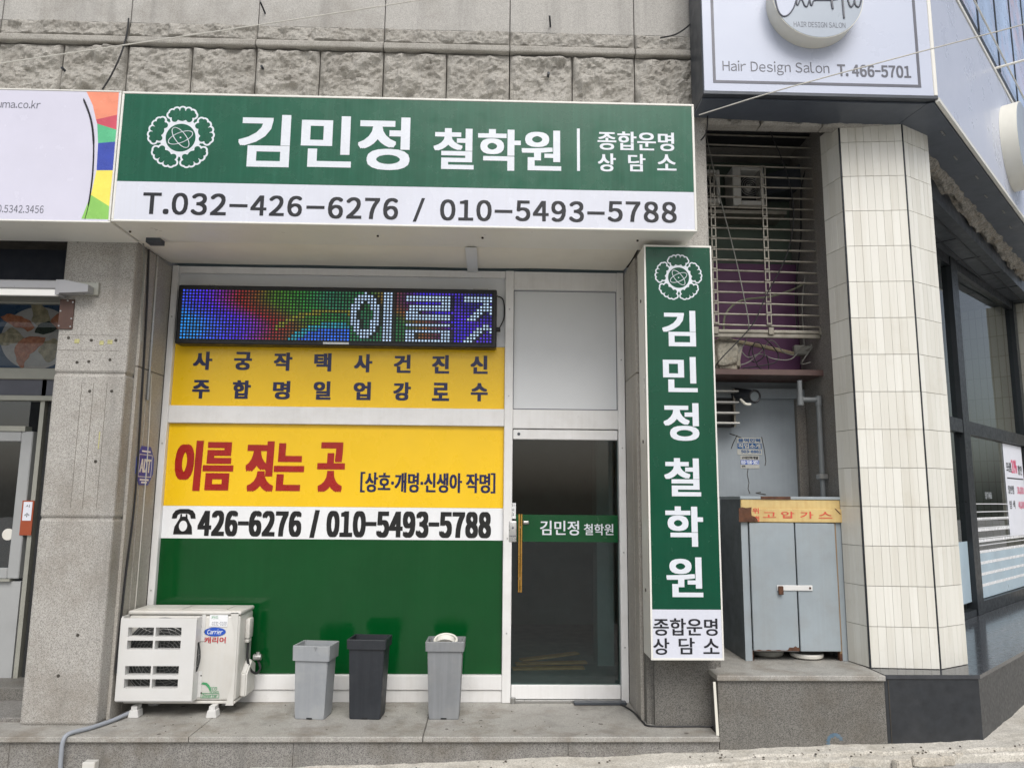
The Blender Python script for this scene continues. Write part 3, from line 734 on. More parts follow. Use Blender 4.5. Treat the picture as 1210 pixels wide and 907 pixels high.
bm = Bm(); TU(bm, smooth_path([(x1-.01, -.05, z1-.03), (x1+.05, -.04, z1-.06), (x1+.06, -.04, z1-.2), (x1+.02, -.05, z1-.3)]), .005, 6); obj('lead', bm, 'cable', led)

# ------------------------------------------------------------------ main fascia sign
ys = -1.05
zs0, zs1 = 3.312, 4.243; xs0, xs1 = -2.556, 1.393
sg = thing('fascia_sign', (-.58, -.84, zs0), 'long green and white signboard over the shopfront with large white Korean name', 'sign')
obj('cabinet', box(xs0, xs1, ys+.012, YW-.0, zs0+.004, zs1-.004, .004), 'alu_trim', sg)
zm = U(480, 220.3, ys)[1]
obj('green_face', box(xs0+.016, xs1-.016, ys+.002, ys+.02, zm, zs1-.016), 'green_sign', sg)
obj('white_face', box(xs0+.016, xs1-.016, ys+.002, ys+.02, zs0+.014, zm-.001), 'white_sign', sg)
bm = Bm()
B(bm, xs0, xs1, ys-.002, ys+.03, zs1-.016, zs1, .003); B(bm, xs0, xs1, ys-.002, ys+.03, zs0, zs0+.014, .003)
B(bm, xs0, xs0+.016, ys-.002, ys+.03, zs0+.0142, zs1-.0162, .003); B(bm, xs1-.016, xs1, ys-.002, ys+.03, zs0+.0142, zs1-.0162, .003)
obj('edge_trim', bm, 'alu_trim', sg)
yt = ys+.0005
k5 = 2.63
zz = lambda t: (t[0], 400+t[1]/k5, t[2]/k5, 400+t[3]/k5, t[4]/k5)
lettering(sg, 'vinyl_white', [('김민정', 281.5, 137, 484.5, 199.5)], yt, fat=.034, tall=.02)
lettering(sg, 'vinyl_white', [zz(('철학원', 295, 402, 692, 530))], yt, fat=.034, tall=.018)
lettering(sg, 'vinyl_white', [zz(('종합운명', 805, 410, 1043, 468))], yt, fat=.028, tall=.012)
lettering(sg, 'vinyl_white', [zz(('상', 806, 477, 862, 533)), zz(('담', 900, 479, 954, 533)), zz(('소', 990, 480, 1050, 530))], yt, fat=.03, tall=.014)
x0, x1, z0, z1 = rect(681.8, 152, 685.2, 202, yt)
obj('divider_bar', box(x0, x1, yt, yt+.003, z0, z1), 'vinyl_white', sg)
lettering(sg, 'vinyl_ink', [('T.032', 168.5, 227.9, 267.5, 254), ('-', 271, 241.2, 292.5, 244.8, {'fat': 0}), ('426', 296, 231.0, 357, 255.5), ('-', 362, 243.2, 383.5, 246.8, {'fat': 0}), ('6276', 387.5, 233.3, 470.5, 259), ('/', 488, 234, 502, 262), ('010', 520, 236, 581, 261), ('-', 584.5, 248, 605.5, 251.6, {'fat': 0}), ('5493', 609, 237.2, 690, 262), ('-', 694, 250, 714.5, 253.6, {'fat': 0}), ('5788', 718, 238, 799.5, 262.8)], yt, fat=.034, tall=.022, gap=.14)
ex, ez = U(213.5, 162, yt); ex2 = U(254.5, 162, yt)[0]; emblem(sg, ex, ez-.005, (ex2-ex)*1.0, yt+.002, 'green_sign')
bm = Bm()
for px, py in ((100, 270), (150, 268), (445, 279), (570, 279), (755, 283)):
    xx, z_ = U(px, py, -.9)
    if xx > xs0: TU(bm, [(xx, -.85, zs0-.006), (xx, -.85, zs0+.01)], .008, 8)
obj('screw', bm, 'drain', sg)
many('wall_bracket', [(xx-.05, xx+.05, -.72, -.64, zs0-.03, zs0+.003) for xx in (-2.42, 1.17)], 'dark_metal', sg)

# neighbour's white fascia sign
ns = thing('white_fascia_sign', (-3.9, -.84, 3.3), 'white signboard with a curved rainbow edge beside the green fascia sign', 'sign')
nx0, nx1 = -5.3, xs0-.006; nz0, nz1 = 3.30, 4.247
obj('cabinet', box(nx0, nx1, ys+.012, YW, nz0+.004, nz1-.004, .004), 'alu_trim', ns)
obj('white_face', box(nx0+.01, nx1-.012, ys+.002, ys+.02, nz0+.012, nz1-.012), paint('lavender_white_film', lin(208, 207, 222), .2, 0, .02, 3, 0, streak=.08, streakcol=lin(205, 204, 216)), ns)
bm = Bm(); B(bm, nx0, nx1, ys-.002, ys+.03, nz1-.012, nz1, .003); B(bm, nx0, nx1, ys-.002, ys+.03, nz0, nz0+.012, .003); B(bm, nx1-.012, nx1, ys-.002, ys+.03, nz0+.0122, nz1-.0122, .003)
obj('edge_trim', bm, 'alu_trim', ns)
k1 = 2.833
def ppoly(bm, pts, y0, y1): return PR(bm, [U(px/k1, py/k1, ys) for px, py in pts], y0, y1, 'y')
rgt = {}
for name, mt, pts in (('orange', 'sw_orange', [(289, 306), (398, 308), (392, 384), (321, 400), (310, 352)]), ('red', 'sw_red', [(321, 400), (392, 384), (389, 434), (325, 414)]), ('green', 'sw_green', [(325, 414), (389, 434), (385, 474), (328, 479)]),
                      ('blue', 'sw_blue', [(328, 479), (385, 474), (377, 570), (323, 570)]), ('yellow', 'sw_yellow', [(323, 570), (377, 570), (365, 690), (304, 652)]), ('lime', 'sw_lime', [(304, 652), (365, 690), (362, 734), (272, 732)])):
    bm = Bm(); ppoly(bm, pts, ys+.0015, ys+.0025); obj('colour_patch', bm, mt, ns)
bm = Bm(); TU(bm, smooth_path([(*U(279/k1, 330/k1, ys)[:1], ys+.0008, U(279/k1, 330/k1, ys)[1])]+[(U(a/k1, b/k1, ys)[0], ys+.0008, U(a/k1, b/k1, ys)[1]) for a, b in ((303, 395), (313, 470), (310, 580), (297, 680), (284, 733))], 6), [.002]+[.007]*12+[.005]*12+[.002]*6, 6)
obj('curved_line', bm, 'vinyl_ink', ns)
lettering(ns, 'vinyl_gray', [('uma.co.kr', -3, 118.5, 48, 128)], ys+.001)
lettering(ns, 'vinyl_gray', [('0.5342.3456', -3, 242.5, 51.5, 251.5)], ys+.001)

# vertical blade sign on the pillar
yv = -.87
vx0, vx1, vz0, vz1 = 1.06, 1.538, .474, 3.274
vs_ = thing('vertical_sign', (1.3, -.75, vz0), 'tall green pillar sign with white Korean characters stacked above a white foot', 'sign')
obj('cabinet', box(vx0, vx1, yv+.01, YW-.002, vz0, vz1, .004), 'alu_trim', vs_)
zmv = U(812, 719.6, yv)[1]
obj('green_face', box(vx0+.012, vx1-.01, yv, yv+.02, zmv, vz1-.012), 'green_blade', vs_)
obj('white_face', box(vx0+.012, vx1-.01, yv, yv+.02, vz0+.012, zmv-.001), 'white_sign', vs_)
bm = Bm(); B(bm, vx0, vx0+.012, yv-.003, yv+.02, vz0, vz1); B(bm, vx1-.01, vx1, yv-.003, yv+.02, vz0, vz1); B(bm, vx0+.0122, vx1-.0102, yv-.003, yv+.02, vz1-.012, vz1); B(bm, vx0+.0122, vx1-.0102, yv-.003, yv+.02, vz0, vz0+.012)
obj('edge_trim', bm, 'alu_trim', vs_)
yt = yv-.0015
lettering(vs_, 'vinyl_white', [('김', 782.5, 367, 822, 409), ('민', 783.5, 421.5, 824, 463), ('정', 784, 476, 826, 520.5), ('철', 785, 541, 828, 586), ('학', 786.5, 598, 831, 645.5), ('원', 787.5, 658, 830.5, 705)], yt, fat=.034, tall=.02)
lettering(vs_, 'vinyl_ink', [('종합운명', 772, 730, 848, 750.5), ('상', 772, 753.5, 791, 773), ('담', 802, 753, 821, 772.5), ('소', 831, 754, 850, 772)], yt, fat=.022, tall=.01)
ex, ez = U(801.8, 328, yt); ex2 = U(830.6, 328, yt)[0]; emblem(vs_, ex, ez, ex2-ex, yt+.002, 'green_blade')
bm = Bm()
for zz_ in (2.9, 1.9, .9): TU(bm, [(vx0-.004, -.74, zz_), (vx0+.002, -.74, zz_)], .012, 8)
obj('screw', bm, 'drain', vs_)

# ------------------------------------------------------------------ recess with roller grille
rc = thing('service_recess', (2.1, .2, .37), 'shadowy service recess in the wall between the green pillar sign and the tiled column', 'recess')
obj('lower_wall', box(1.3, 2.66, .25, .32, .37, 2.5), 'plaster', rc)
obj('upper_wall', box(1.3, 2.75, .42, .5, 2.45, 4.6), 'dark_green', rc)
obj('purple_board', box(1.3, 2.63, .30, .41, 2.53, U(900, 312, .3)[1]), 'purple', rc)
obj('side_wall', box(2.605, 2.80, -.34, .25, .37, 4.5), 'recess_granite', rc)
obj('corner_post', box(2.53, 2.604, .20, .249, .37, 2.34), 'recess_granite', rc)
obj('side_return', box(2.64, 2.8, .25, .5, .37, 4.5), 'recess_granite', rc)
# cracks in the plaster
for pts in ([(884, 553), (883, 560), (885, 570), (884, 577), (886, 583)], [(862, 512), (868, 514), (876, 517)], [(900, 516), (903, 530), (905, 545), (904, 550)], [(871, 514), (866, 524), (864, 530)], [(905, 584), (893, 582), (899, 581)]):
    bm = Bm(); TU(bm, [(U(a, b, .249)[0], .2495, U(a, b, .249)[1]) for a, b in pts], .0035, 5); obj('crack', bm, 'drain', rc)
# brown beam
zb_ = 2.478
be = thing('shelf_beam', (2.1, -.05, zb_), 'brown painted beam shelf crossing the recess under the roller grille', 'beam')
obj('board', box(1.5, 2.66, -.16, .245, zb_, zb_+.038, .004), 'beam', be)
obj('front_lip', box(1.5, 2.61, -.172, -.161, zb_-.004, zb_+.042, .003), 'beam', be)
obj('end_cap', box(2.612, 2.69, -.174, -.05, zb_-.002, zb_+.044, .003), 'black_plastic', be)
obj('cornice_board', box(1.5, 2.6, .19, .249, 2.34, 2.42), 'plaster', be)
# roller grille
yg = -.15
gr = thing('roller_grille', (2.15, yg, 2.8), 'half-lowered steel roller grille of thin bars and chain links above the brown beam', 'grille')
zt_, zl_ = U(900, 160, yg)[1], U(900, 397, yg)[1]
nb = 19
zbar = [zt_+(U(900, 384, yg)[1]-zt_)*i/(nb-1) for i in range(nb)]
for i, zz_ in enumerate(zbar):
    sag = .004*math.sin(i*2.1)
    bm = Bm(); TU(bm, smooth_path([(1.56, yg, zz_+sag), (2.1, yg+.004, zz_-.004), (2.655, yg, zz_-sag-.012)], 4), .0085, 8); obj('bar', bm, 'gal', gr, True)
for px in (843.5, 905, 967):
    xx = U(px, 300, yg)[0]; bm = Bm()
    for i in range(3, nb-1):
        a, b = zbar[i]-.002, zbar[i+1]+.002; wd = .021
        B(bm, xx-wd, xx-wd+.010, yg-.016, yg-.013, b, a, .001); B(bm, xx+wd-.010, xx+wd, yg-.016, yg-.013, b, a, .001)
        B(bm, xx-wd+.0101, xx+wd-.0101, yg-.016, yg-.013, a-.014, a, .001); B(bm, xx-wd+.0101, xx+wd-.0101, yg-.016, yg-.013, b, b+.014, .001)
    obj('link_chain', bm, 'gal', gr)
bz = U(900, 396, yg)[1]
bm = Bm(); B(bm, 1.56, 2.665, yg-.02, yg+.02, bz+.012, bz+.04, .006, 2); B(bm, 1.56, 2.665, yg-.012, yg+.012, bz-.022, bz+.012, .005, 2)
obj('bottom_bar', bm, 'gal', gr)
for px in (845, 910, 970, 982):
    xx = U(px, 392, yg)[0]; bm = Bm(); B(bm, xx-.022, xx+.022, yg-.03, yg-.02, bz+.0, bz+.06, .004); obj('clip', bm, 'gal', gr)
obj('top_box', box(1.56, 2.66, yg-.02, yg+.25, zt_+.01, zt_+.03), 'dark_inside', gr)
# condensers behind the grille
def condenser(x0, x1, y0, z0, z1, label):
    t = thing('air_conditioner', ((x0+x1)/2, y0+.1, z0), label, 'air conditioner', 'air conditioners behind the roller grille')
    bm = Bm(); f_ = .03
    B(bm, x0, x0+f_*2.4, y0, y0+.22, z0, z1, .006); B(bm, x1-f_, x1, y0, y0+.22, z0, z1, .006); B(bm, x0+f_*2.41, x1-f_-.001, y0, y0+.22, z0, z0+f_*1.6, .006); B(bm, x0+f_*2.41, x1-f_-.001, y0, y0+.22, z1-f_, z1, .006)
    obj('casing', bm, 'ac_white', t); obj('back_plate', box(x0+.02, x1-.02, y0+.12, y0+.13, z0+.02, z1-.02), 'dark_inside', t)
    cx_, cz_, r_ = (x0+f_*2.4+x1-f_)/2, (z0+z1)/2+.01, min(x1-x0-.1, z1-z0-.06)/2
    bm = Bm()
    for q in range(1, 6): TU(bm, [(a, y0+.02, b) for a, b in disc_pts(cx_, cz_, r_*q/5, None, 24)+[disc_pts(cx_, cz_, r_*q/5, None, 24)[0]]], .003, 5, False)
    obj('fan_grille', bm, 'wire_metal', t)
    bm = Bm(); TU(bm, [(cx_, y0+.06, cz_), (cx_, y0+.1, cz_)], r_*.35, 16); obj('fan_hub', bm, 'ac_white', t)
    obj('base_rail', box(x0+.04, x1-.02, y0-.02, y0+.24, z0-.03, z0-.001), 'gal', t)
x0, x1, z0, z1 = rect(866, 197, 903, 243, .15)
condenser(x0, x1, .15, z0, z1, 'dusty outdoor air conditioner with its fan facing out behind the grille bars')
x0, x1, z0, z1 = rect(812, 200, 851, 240, .15)
condenser(x0-.1, x1, .15, z0, z1, 'dusty air conditioner partly hidden by the end of the green signboard behind the grille')
bm = Bm(); B(bm, 1.3, 2.5, .14, .4, U(870, 250, .15)[1]-.02, U(870, 250, .15)[1]+.01); tag(obj('condenser_shelf', bm, 'gal'), 'grey metal shelf carrying the dusty air conditioners behind the grille', 'shelf')
# rubble block, pole and cables on the beam
bm = Bm(); x0, x1, z0, z1 = rect(838, 402, 873, 437, 0)
bmesh.ops.create_icosphere(bm, subdivisions=4, radius=1)
for v in bm.verts:
    p = v.co; q = Vector([math.copysign(abs(c)**.45, c) for c in p]); f_ = 1+.22*noise.noise(p*2.2+Vector((3, 1, 2)))+.08*noise.noise(p*7)
    v.co = Vector(((x0+x1)/2+q.x*f_*(x1-x0)*.5, .0+q.y*f_*.11, zb_+.045+(z1-zb_-.045)*.5+q.z*f_*(z1-zb_-.045)*.5))
tag(obj('rubble_block', bm, 'rubble', None, True), 'rough grey lump of old concrete sitting on the brown beam', 'rubble')
def cable(pts, r, mat, label, cat='cable', name='cable', group=None, n=6, seg=6):
    bm = Bm(); TU(bm, smooth_path(pts, n), r, seg); return tag(obj(name, bm, mat, None, True), label, cat, group)
pc = lambda px, py, y: (U(px, py, y)[0], y, U(px, py, y)[1])
cable([pc(850, 400, -.02), pc(895, 408, .02), pc(938, 418, .06)], .016, paint('old_wood_rod', lin(150, 140, 116), .7, 0, .15, 9), 'pale slanted rod lying above the brown beam', 'rod', 'rod')
G = 'cables tangled in the recess'
cable([pc(845, 437, -.12), pc(850, 426, -.2), pc(888, 385, -.2), pc(905, 350, -.18), pc(930, 300, -.18), pc(938, 250, -.17), pc(928, 200, -.18), pc(908, 150, -.2), pc(904, 128, -.25)], .0045, 'cable', 'long black cable looping down from the lintel across the grille to the beam', 'cable', 'cable', G)
cable([pc(834, 158, -.2), pc(843, 200, -.2), pc(855, 250, -.19), pc(868, 300, -.19), pc(879, 350, -.19), pc(885, 385, -.18), pc(880, 405, -.1), pc(868, 420, -.1)], .0045, 'cable_grey', 'grey cable crossing the grille from its upper corner near the green signboard', 'cable', 'cable', G)
cable([pc(990, 140, -.3), pc(975, 165, -.1), pc(955, 200, 0), pc(951, 240, .05), pc(953, 300, .08), pc(948, 360, .1), pc(950, 410, .1), pc(946, 430, .1)], .006, 'cable_grey', 'pale cable hanging inside the recess beside the granite side wall', 'cable', 'cable', G)
cable([pc(986, 140, -.3), pc(966, 175, -.1), pc(948, 215, 0), pc(946, 280, .1), pc(940, 350, .12), pc(943, 400, .1)], .007, 'cable', 'thick black cable hanging from the column top down inside the recess', 'cable', 'cable', G)
cable([pc(855, 390, .05), pc(858, 370, .05), pc(876, 355, .1), pc(912, 350, .12), pc(945, 338, .12), pc(962, 320, .1)], .009, paint('olive_cable', lin(122, 124, 104), .6, 0, .1, 9), 'thick olive cable curving over the purple board', 'cable', 'cable', G)
for i, (col, pts, lab) in enumerate([('cable', [(888, 408), (885, 420), (892, 428), (903, 420), (900, 408), (893, 404), (889, 414), (897, 434), (908, 436), (906, 420)], 'black cable coiled in loops over the brown beam'),
        ('cable', [(902, 398), (914, 410), (920, 420), (916, 428), (900, 432), (884, 434), (876, 436)], 'black cable arching from the bottom bar to the beam beside the rubble block'),
        ('cable_grey', [(874, 412), (884, 422), (898, 418), (915, 424), (935, 424), (948, 410), (958, 408)], 'grey wire waving along the tangle to the small junction box'),
        ('cable_grey', [(960, 410), (950, 424), (948, 430), (958, 428)], 'short grey wire drooping from the small junction box'),
        ('cable_grey', [(868, 432), (884, 428), (900, 414), (912, 402), (926, 416), (940, 420)], 'thin grey wire crossing in front of the black coil')]):
    cable([pc(a, b, -.06+.02*(k % 3)) for k, (a, b) in enumerate(pts)], .0045, col, lab, 'cable', 'cable', G)
x0, x1, z0, z1 = rect(938, 408, 962, 420, .05)
bm = Bm(); B(bm, x0, x1-.05, .03, .09, z0, z1, .01); TU(bm, [(x1-.08, .05, (z0+z1)/2), (x1, .02, z1)], .022, 8)
tag(obj('junction_box', bm, 'cable_grey'), 'small grey junction box with wires above the end of the brown beam', 'junction box')
# exhaust fan, louvre, pipe
yl_ = .1
x0, x1, z0, z1 = rect(838, 458, 872, 503, yl_)
lv = thing('louvre_vent', ((x0+x1)/2, .17, z0), 'small louvre vent with four pale slats beside the green pillar sign', 'vent')
zs_ = [U(858, p, yl_)[1] for p in (462, 475, 487.5, 499.5)]
for zz_ in zs_: obj('slat', box(x0, x1+.005, yl_-.02, yl_+.06, zz_-.006, zz_+.006, .001), 'ac_white', lv)
obj('inner_box', box(x0, x1-.01, .2, .249, z0, z1), 'dark_inside', lv)
for a in (x0, x1-.015): obj('upright', box(a, a+.015, yl_+.061, .2, z0, z1), 'gal', lv)
fx, fz = U(892, 468, -.02)
fn = thing('exhaust_duct', (fx-.04, .1, fz-.05), 'round exhaust duct with a black rimmed mouth next to the louvre vent', 'duct')
bm = Bm(); TU(bm, [(fx-.085, .24, fz+.05), (fx-.03, .1, fz+.02), (fx, -.01, fz)], [.058, .055, .05], 20); obj('tube', bm, 'dark_metal', fn, True)
bm = Bm(); dvv = Vector((.22, -.95, -.12)).normalized()
pcs = Vector((fx, -.012, fz)); sd = dvv.orthogonal().normalized(); s2 = dvv.cross(sd)
TU(bm, [pcs+(sd*math.cos(a)+s2*math.sin(a))*.047 for a in (2*math.pi*k/24 for k in range(25))], .009, 8, False); obj('rim', bm, 'black_plastic', fn, True)
bm = Bm(); TU(bm, [pcs-dvv*.003, pcs+dvv*.001], .042, 20); obj('mouth', bm, 'cabinet_shaded', fn)
bm = Bm(); TU(bm, smooth_path([(fx-.1, .03, fz-.02), (fx-.07, 0, fz-.06), (fx-.03, .0, fz-.062)], 5), .011, 8); obj('sealant', bm, 'disc_rim', fn, True)
def UX(px, py, x):
    d = ray(px, py); q = CAM+d*((x-CAM.x)/d.x); return q.y, q.z
xx = 2.568; yq, zq = UX(970.5, 540, xx)[0], UX(968, 472, xx)[1]; xq0 = U(945.5, 470, yq)[0]
bm = Bm(); TU(bm, [(xq0, yq, zb_-.04), (xq0, yq, zq-.02)], .020, 12); TU(bm, [(xq0-.005, yq, zq), (xx+.01, yq, zq)], .020, 12); TU(bm, [(xx, yq, zq+.02), (xx, yq, .372)], .020, 12)
pp_ = thing('drain_pipe', (xx, yq, .372), 'grey drain pipe bending down the recess corner behind the gas cabinet', 'pipe')
obj('pipe_run', bm, 'pvc', pp_, True)
for a, b in ((xx, zq), (xq0, zq)):
    bm = Bm(); TU(bm, [(a, yq, b-.045), (a, yq, b+.03)], .025, 12); obj('elbow', bm, 'pvc', pp_, True)
for zz_ in (UX(972, 563, xx)[1], 1.0):
    bm = Bm(); B(bm, xx-.035, xx+.036, yq-.035, yq+.035, zz_-.02, zz_+.02, .006); obj('clamp', bm, 'wire_metal', pp_)
# notices
def notice(px0, py0, px1, py1, label, rows, yb=.2485):
    x0, x1, z0, z1 = rect(px0, py0, px1, py1, yb)
    t = thing('notice', ((x0+x1)/2, yb, z0), label, 'notice', 'job notices on the recess wall')
    obj('paper', box(x0, x1, yb-.002, yb, z0, z1), 'paper', t); H = z1-z0; Wd = x1-x0
    for (s, f0, f1, u0, u1, ink, band) in rows:
        if band: obj('ink_band', box(x0+Wd*.01, x1-Wd*.01, yb-.003, yb-.0021, z1-H*f1, z1-H*f0), band, t)
        obj('lettering', write(Bm(), s, x0+Wd*u0, x0+Wd*u1, z1-H*(f1-.03), z1-H*(f0+.03), yb-.0035, fat=.055), ink, t)
notice(871, 517, 900, 537, 'blue lettered job notice on the grey plaster, larger of the two', [('용역인력', .02, .3, .04, .95, 'paper_blue', None), ('직업소개', .32, .66, .04, .95, 'paper', 'paper_blue'), ('503-8881', .7, .93, .15, .97, 'paper_blue', None)])
notice(875, 538, 897, 553, 'small white job notice with a blue phone band under the bigger notice', [('고대인력개발', .04, .32, .04, .96, 'vinyl_ink', None), ('010-7180-5021', .36, .7, .03, .97, 'vinyl_white', 'logo_blue'), ('인력', .74, .95, .05, .24, 'vinyl_ink', None)])

# gas cabinet
cx0, cx1, cy0, cy1, cz0, cz1 = 1.842, 2.585, -.37, .12, .371, 1.512
cw = cx1-cx0
gc = thing('gas_cabinet', ((cx0+cx1)/2, -.1, cz0), 'grey steel gas cabinet with two doors and a rusty yellow header', 'cabinet')
obj('side_sheet', box(cx0, cx0+.012, cy0+.001, cy1, cz0, cz1-.001), 'cabinet_shaded', gc); obj('side_sheet', box(cx1-.012, cx1, cy0+.001, cy1, cz0, cz1-.001), 'cabinet_shaded', gc)
obj('back_sheet', box(cx0+.013, cx1-.013, cy1-.012, cy1, cz0+.05, cz1-.02), 'cabinet_shaded', gc)
obj('roof', box(cx0-.004, cx1+.004, cy0-.02, cy1+.01, cz1, cz1+.022, .003), 'cabinet', gc)
obj('roof_rust', box(cx0+cw*.2, cx0+cw*.5, cy0-.0215, cy0-.01, cz1+.001, cz1+.0215), 'rust', gc)
obj('floor_sheet', box(cx0+.014, cx1-.014, cy0+.02, cy1-.013, cz0+.07, cz0+.08), 'cabinet_shaded', gc)
obj('post', box(cx0+.0, cx0+.05, cy0-.006, cy0, cz0, 1.345), 'cabinet', gc); obj('post', box(cx1-.04, cx1-.0, cy0-.006, cy0, cz0, 1.345), 'cabinet', gc)
obj('rust_edge', box(cx1-.058, cx1-.041, cy0-.0075, cy0+.01, cz0+.05, 1.345), paint('rusty_post', lin(150, 126, 96), .7, 0, .2, 9, .7, (104, 74, 50), 9, .4, lin(110, 80, 56)), gc)
zd0, zd1 = cz0+.068, 1.342
def door_bm(a, b, tw):
    bm = Bm(); B(bm, a, b, cy0-.026, cy0-.008, zd0, zd1, .004)
    for v in bm.verts: v.co.y += tw*(v.co.z-zd0)*(v.co.x-a)
    return bm
xd = cx0+cw*.525
d1 = obj('cabinet_door', door_bm(cx0+.055, xd-.006, -.012), 'cabinet', gc); d2 = obj('cabinet_door', door_bm(xd+.004, cx1-.055, .012), 'cabinet', gc)
bm = Bm(); bp2 = [(cx0+.055, zd0+.004)]
for k in range(24): bp2.append((cx0+.055+(xd-.061-cx0)*k/23, zd0+.008+max(0, .02*noise.noise(Vector((k*.6, 2, 0))))+(.02 if k > 17 else 0)))
bp2.append((xd-.006, zd0+.004)); PR(bm, bp2[::-1], cy0-.0275, cy0-.02, 'y'); obj('rust_edge', bm, 'rust', d1)
for a in (cx0+.03, cx1-.06):
    obj('leg', box(a, a+.028, cy0-.004, cy0+.03, cz0, cz0+.07, .002), 'rust', gc)
obj('upper_header', box(cx0+.002, cx1-.002, cy0-.014, cy0, 1.436, cz1-.001, .004), 'cab_yellow', gc)
hd = obj('header_plate', box(cx0+.004, cx1+.012, cy0-.03, cy0-.015, 1.347, 1.444, .004), 'cab_yellow', gc)
k8 = 8.067
hp = lambda a, b: U(860+a/k8, 580+b/k8, cy0-.031)
obj('rust_patch', PR(Bm(), [hp(*t) for t in ((104, 162), (140, 152), (172, 160), (226, 153), (224, 200), (228, 232), (262, 246), (282, 268), (286, 292), (106, 294))], cy0-.0325, cy0-.029, 'y'), 'rust', hd)
obj('tear', PR(Bm(), [hp(*t) for t in ((1015, 164), (1030, 168), (1078, 218), (1070, 222))], cy0-.0325, cy0-.029, 'y'), 'rust', hd)
for s_, a, b, c, d in (('고', 335, 200, 460, 252), ('압', 508, 193, 634, 258), ('가', 690, 194, 816, 262), ('스', 865, 196, 996, 260), ('위', 236, 160, 296, 214), ('험', 258, 236, 300, 290)):
    lettering(hd, 'cab_red', [(s_, 860+a/k8, 580+b/k8, 860+c/k8, 580+d/k8)], cy0-.0318, fat=.03)
x0, x1, z0, z1 = rect(918, 691.5, 960, 697, cy0-.03)
obj('latch', box(x0, x1, cy0-.036, cy0-.030, z0-.003, z1+.003, .003), 'ac_guard', gc)
bm = Bm(); B(bm, x0+.005, x0+.04, cy0-.055, cy0-.037, z0-.03, z1-.002, .004); obj('padlock', bm, 'rust', gc)
bm = Bm(); TU(bm, [(x1-.02, cy0-.039, (z0+z1)/2), (x1-.02, cy0-.035, (z0+z1)/2)], .008, 8); obj('bolt', bm, 'rust', gc)
bm = Bm()
pr = [(0, 0), (.09, 0), (.115, .012), (.12, .03), (.11, .038), (.09, .032), (0, .03)]
def lathe(bm, prof, cx, cy, cz, seg=28):
    rs = []
    for r_, z_ in prof: rs.append([bm.verts.new((cx+r_*math.cos(2*math.pi*k/seg), cy+r_*math.sin(2*math.pi*k/seg), cz+z_)) for k in range(seg)] if r_ > 1e-6 else [bm.verts.new((cx, cy, cz+z_))])
    for a, b in zip(rs, rs[1:]):
        for k in range(seg):
            A, A2, B1, B2 = a[k % len(a)], a[(k+1) % len(a)], b[k % len(b)], b[(k+1) % len(b)]
            f_ = [A]
            for q in (A2, B2, B1):
                if q not in f_: f_.append(q)
            if len(f_) > 2: bm.faces.new(f_)
    return bm
lathe(bm, pr, 2.33, -.26, .3715); tag(obj('dish', bm, 'dish', None, True), 'white round dish lying under the gas cabinet doors', 'dish')
bm = Bm(); lathe(bm, [(r_*1.0, z_*1.5) for r_, z_ in pr], 2.06, -.2, .3715); tag(obj('tub', bm, 'cable_grey', None, True), 'dusty grey tub half hidden under the left gas cabinet door', 'tub')
bm2 = PR(Bm(), [(1.470, .332), (1.486, .332), (1.499, .002), (1.481, .002)], -.842, -.834, 'y')
tag(obj('plastic_strip', bm2, 'disc_rim'), 'thin white plastic strip leaning against the granite plinth side', 'strip')
cable([(.98, -.1, .01), (1.04, -.3, .008), (1.06, -.56, .008), (1.10, -.655, .008), (1.4, -.66, .008), (1.52, -.67, .02), (1.55, -.66, .12), (1.545, -.655, .34)], .006, 'cable', 'black cable running along the step around the foot of the green sign pillar')

# ------------------------------------------------------------------ outdoor unit on the step
ax0, ax1, ay0, ay1, az0, az1 = -2.53, -1.752, -.38, -.075, .075, .70
ac = thing('outdoor_unit', (-2.14, -.25, 0), 'white outdoor air conditioner unit with slotted wind guard standing on the step', 'air conditioner')
bm = Bm(); B(bm, ax0, ax1, ay0, ay1, az0+.02, az1-.03, .018, 3); obj('casing', bm, 'ac_white', ac, True)
bm = Bm(); B(bm, ax0-.006, ax1+.006, ay0-.006, ay1+.006, az1-.029, az1, .012, 3); tp = obj('top_cover', bm, 'ac_white', ac, True)
for a, b in ((.12, .45), (.52, .86)): obj('top_rib', box(ax0+.77*a, ax0+.77*b, -.33, -.13, az1, az1+.006, .003), 'ac_white', tp)
obj('base_pan', box(ax0+.004, ax1-.004, ay0+.004, ay1-.004, az0, az0+.019, .004), 'ac_white', ac)
bm = Bm(); cpx = lambda a, b: U(120+a/3.995, 680+b/3.995, ay0-.001)
edge = [cpx(*t) for t in ((585, 610), (612, 520), (625, 430), (630, 330), (626, 250), (610, 172))]
PR(bm, edge+[(ax1-.012, edge[-1][1]), (ax1-.012, edge[0][1])], ay0-.006, ay0+.002, 'y'); obj('corner_panel', bm, 'ac_white', ac)
yg2 = -.485
gpx = lambda a, b: U(120+a/3.995, 680+b/3.995, yg2)
gx0, gx1 = ax0-.004, gpx(437, 400)[0]; gz0, gz1 = gpx(260, 590)[1], gpx(260, 200)[1]
sx = [gpx(118, 350)[0], gpx(240, 350)[0], gpx(249, 350)[0], gpx(371, 350)[0]]
sz = [(gpx(240, b)[1], gpx(240, a)[1]) for a, b in ((243, 287), (305, 347), (425, 468), (487, 530))]
bm = Bm(); yA, yB = yg2, yg2+.012
rowsz = [gz0]+[q for p in sz[::-1] for q in p]+[gz1]
for i in range(0, len(rowsz)-1):
    a, b = rowsz[i], rowsz[i+1]
    if i % 2 == 0: B(bm, gx0, gx1, yA, yB, a, b)
    else:
        for p, q in ((gx0, sx[0]), (sx[1], sx[2]), (sx[3], gx1)): B(bm, p, q, yA, yB, a, b)
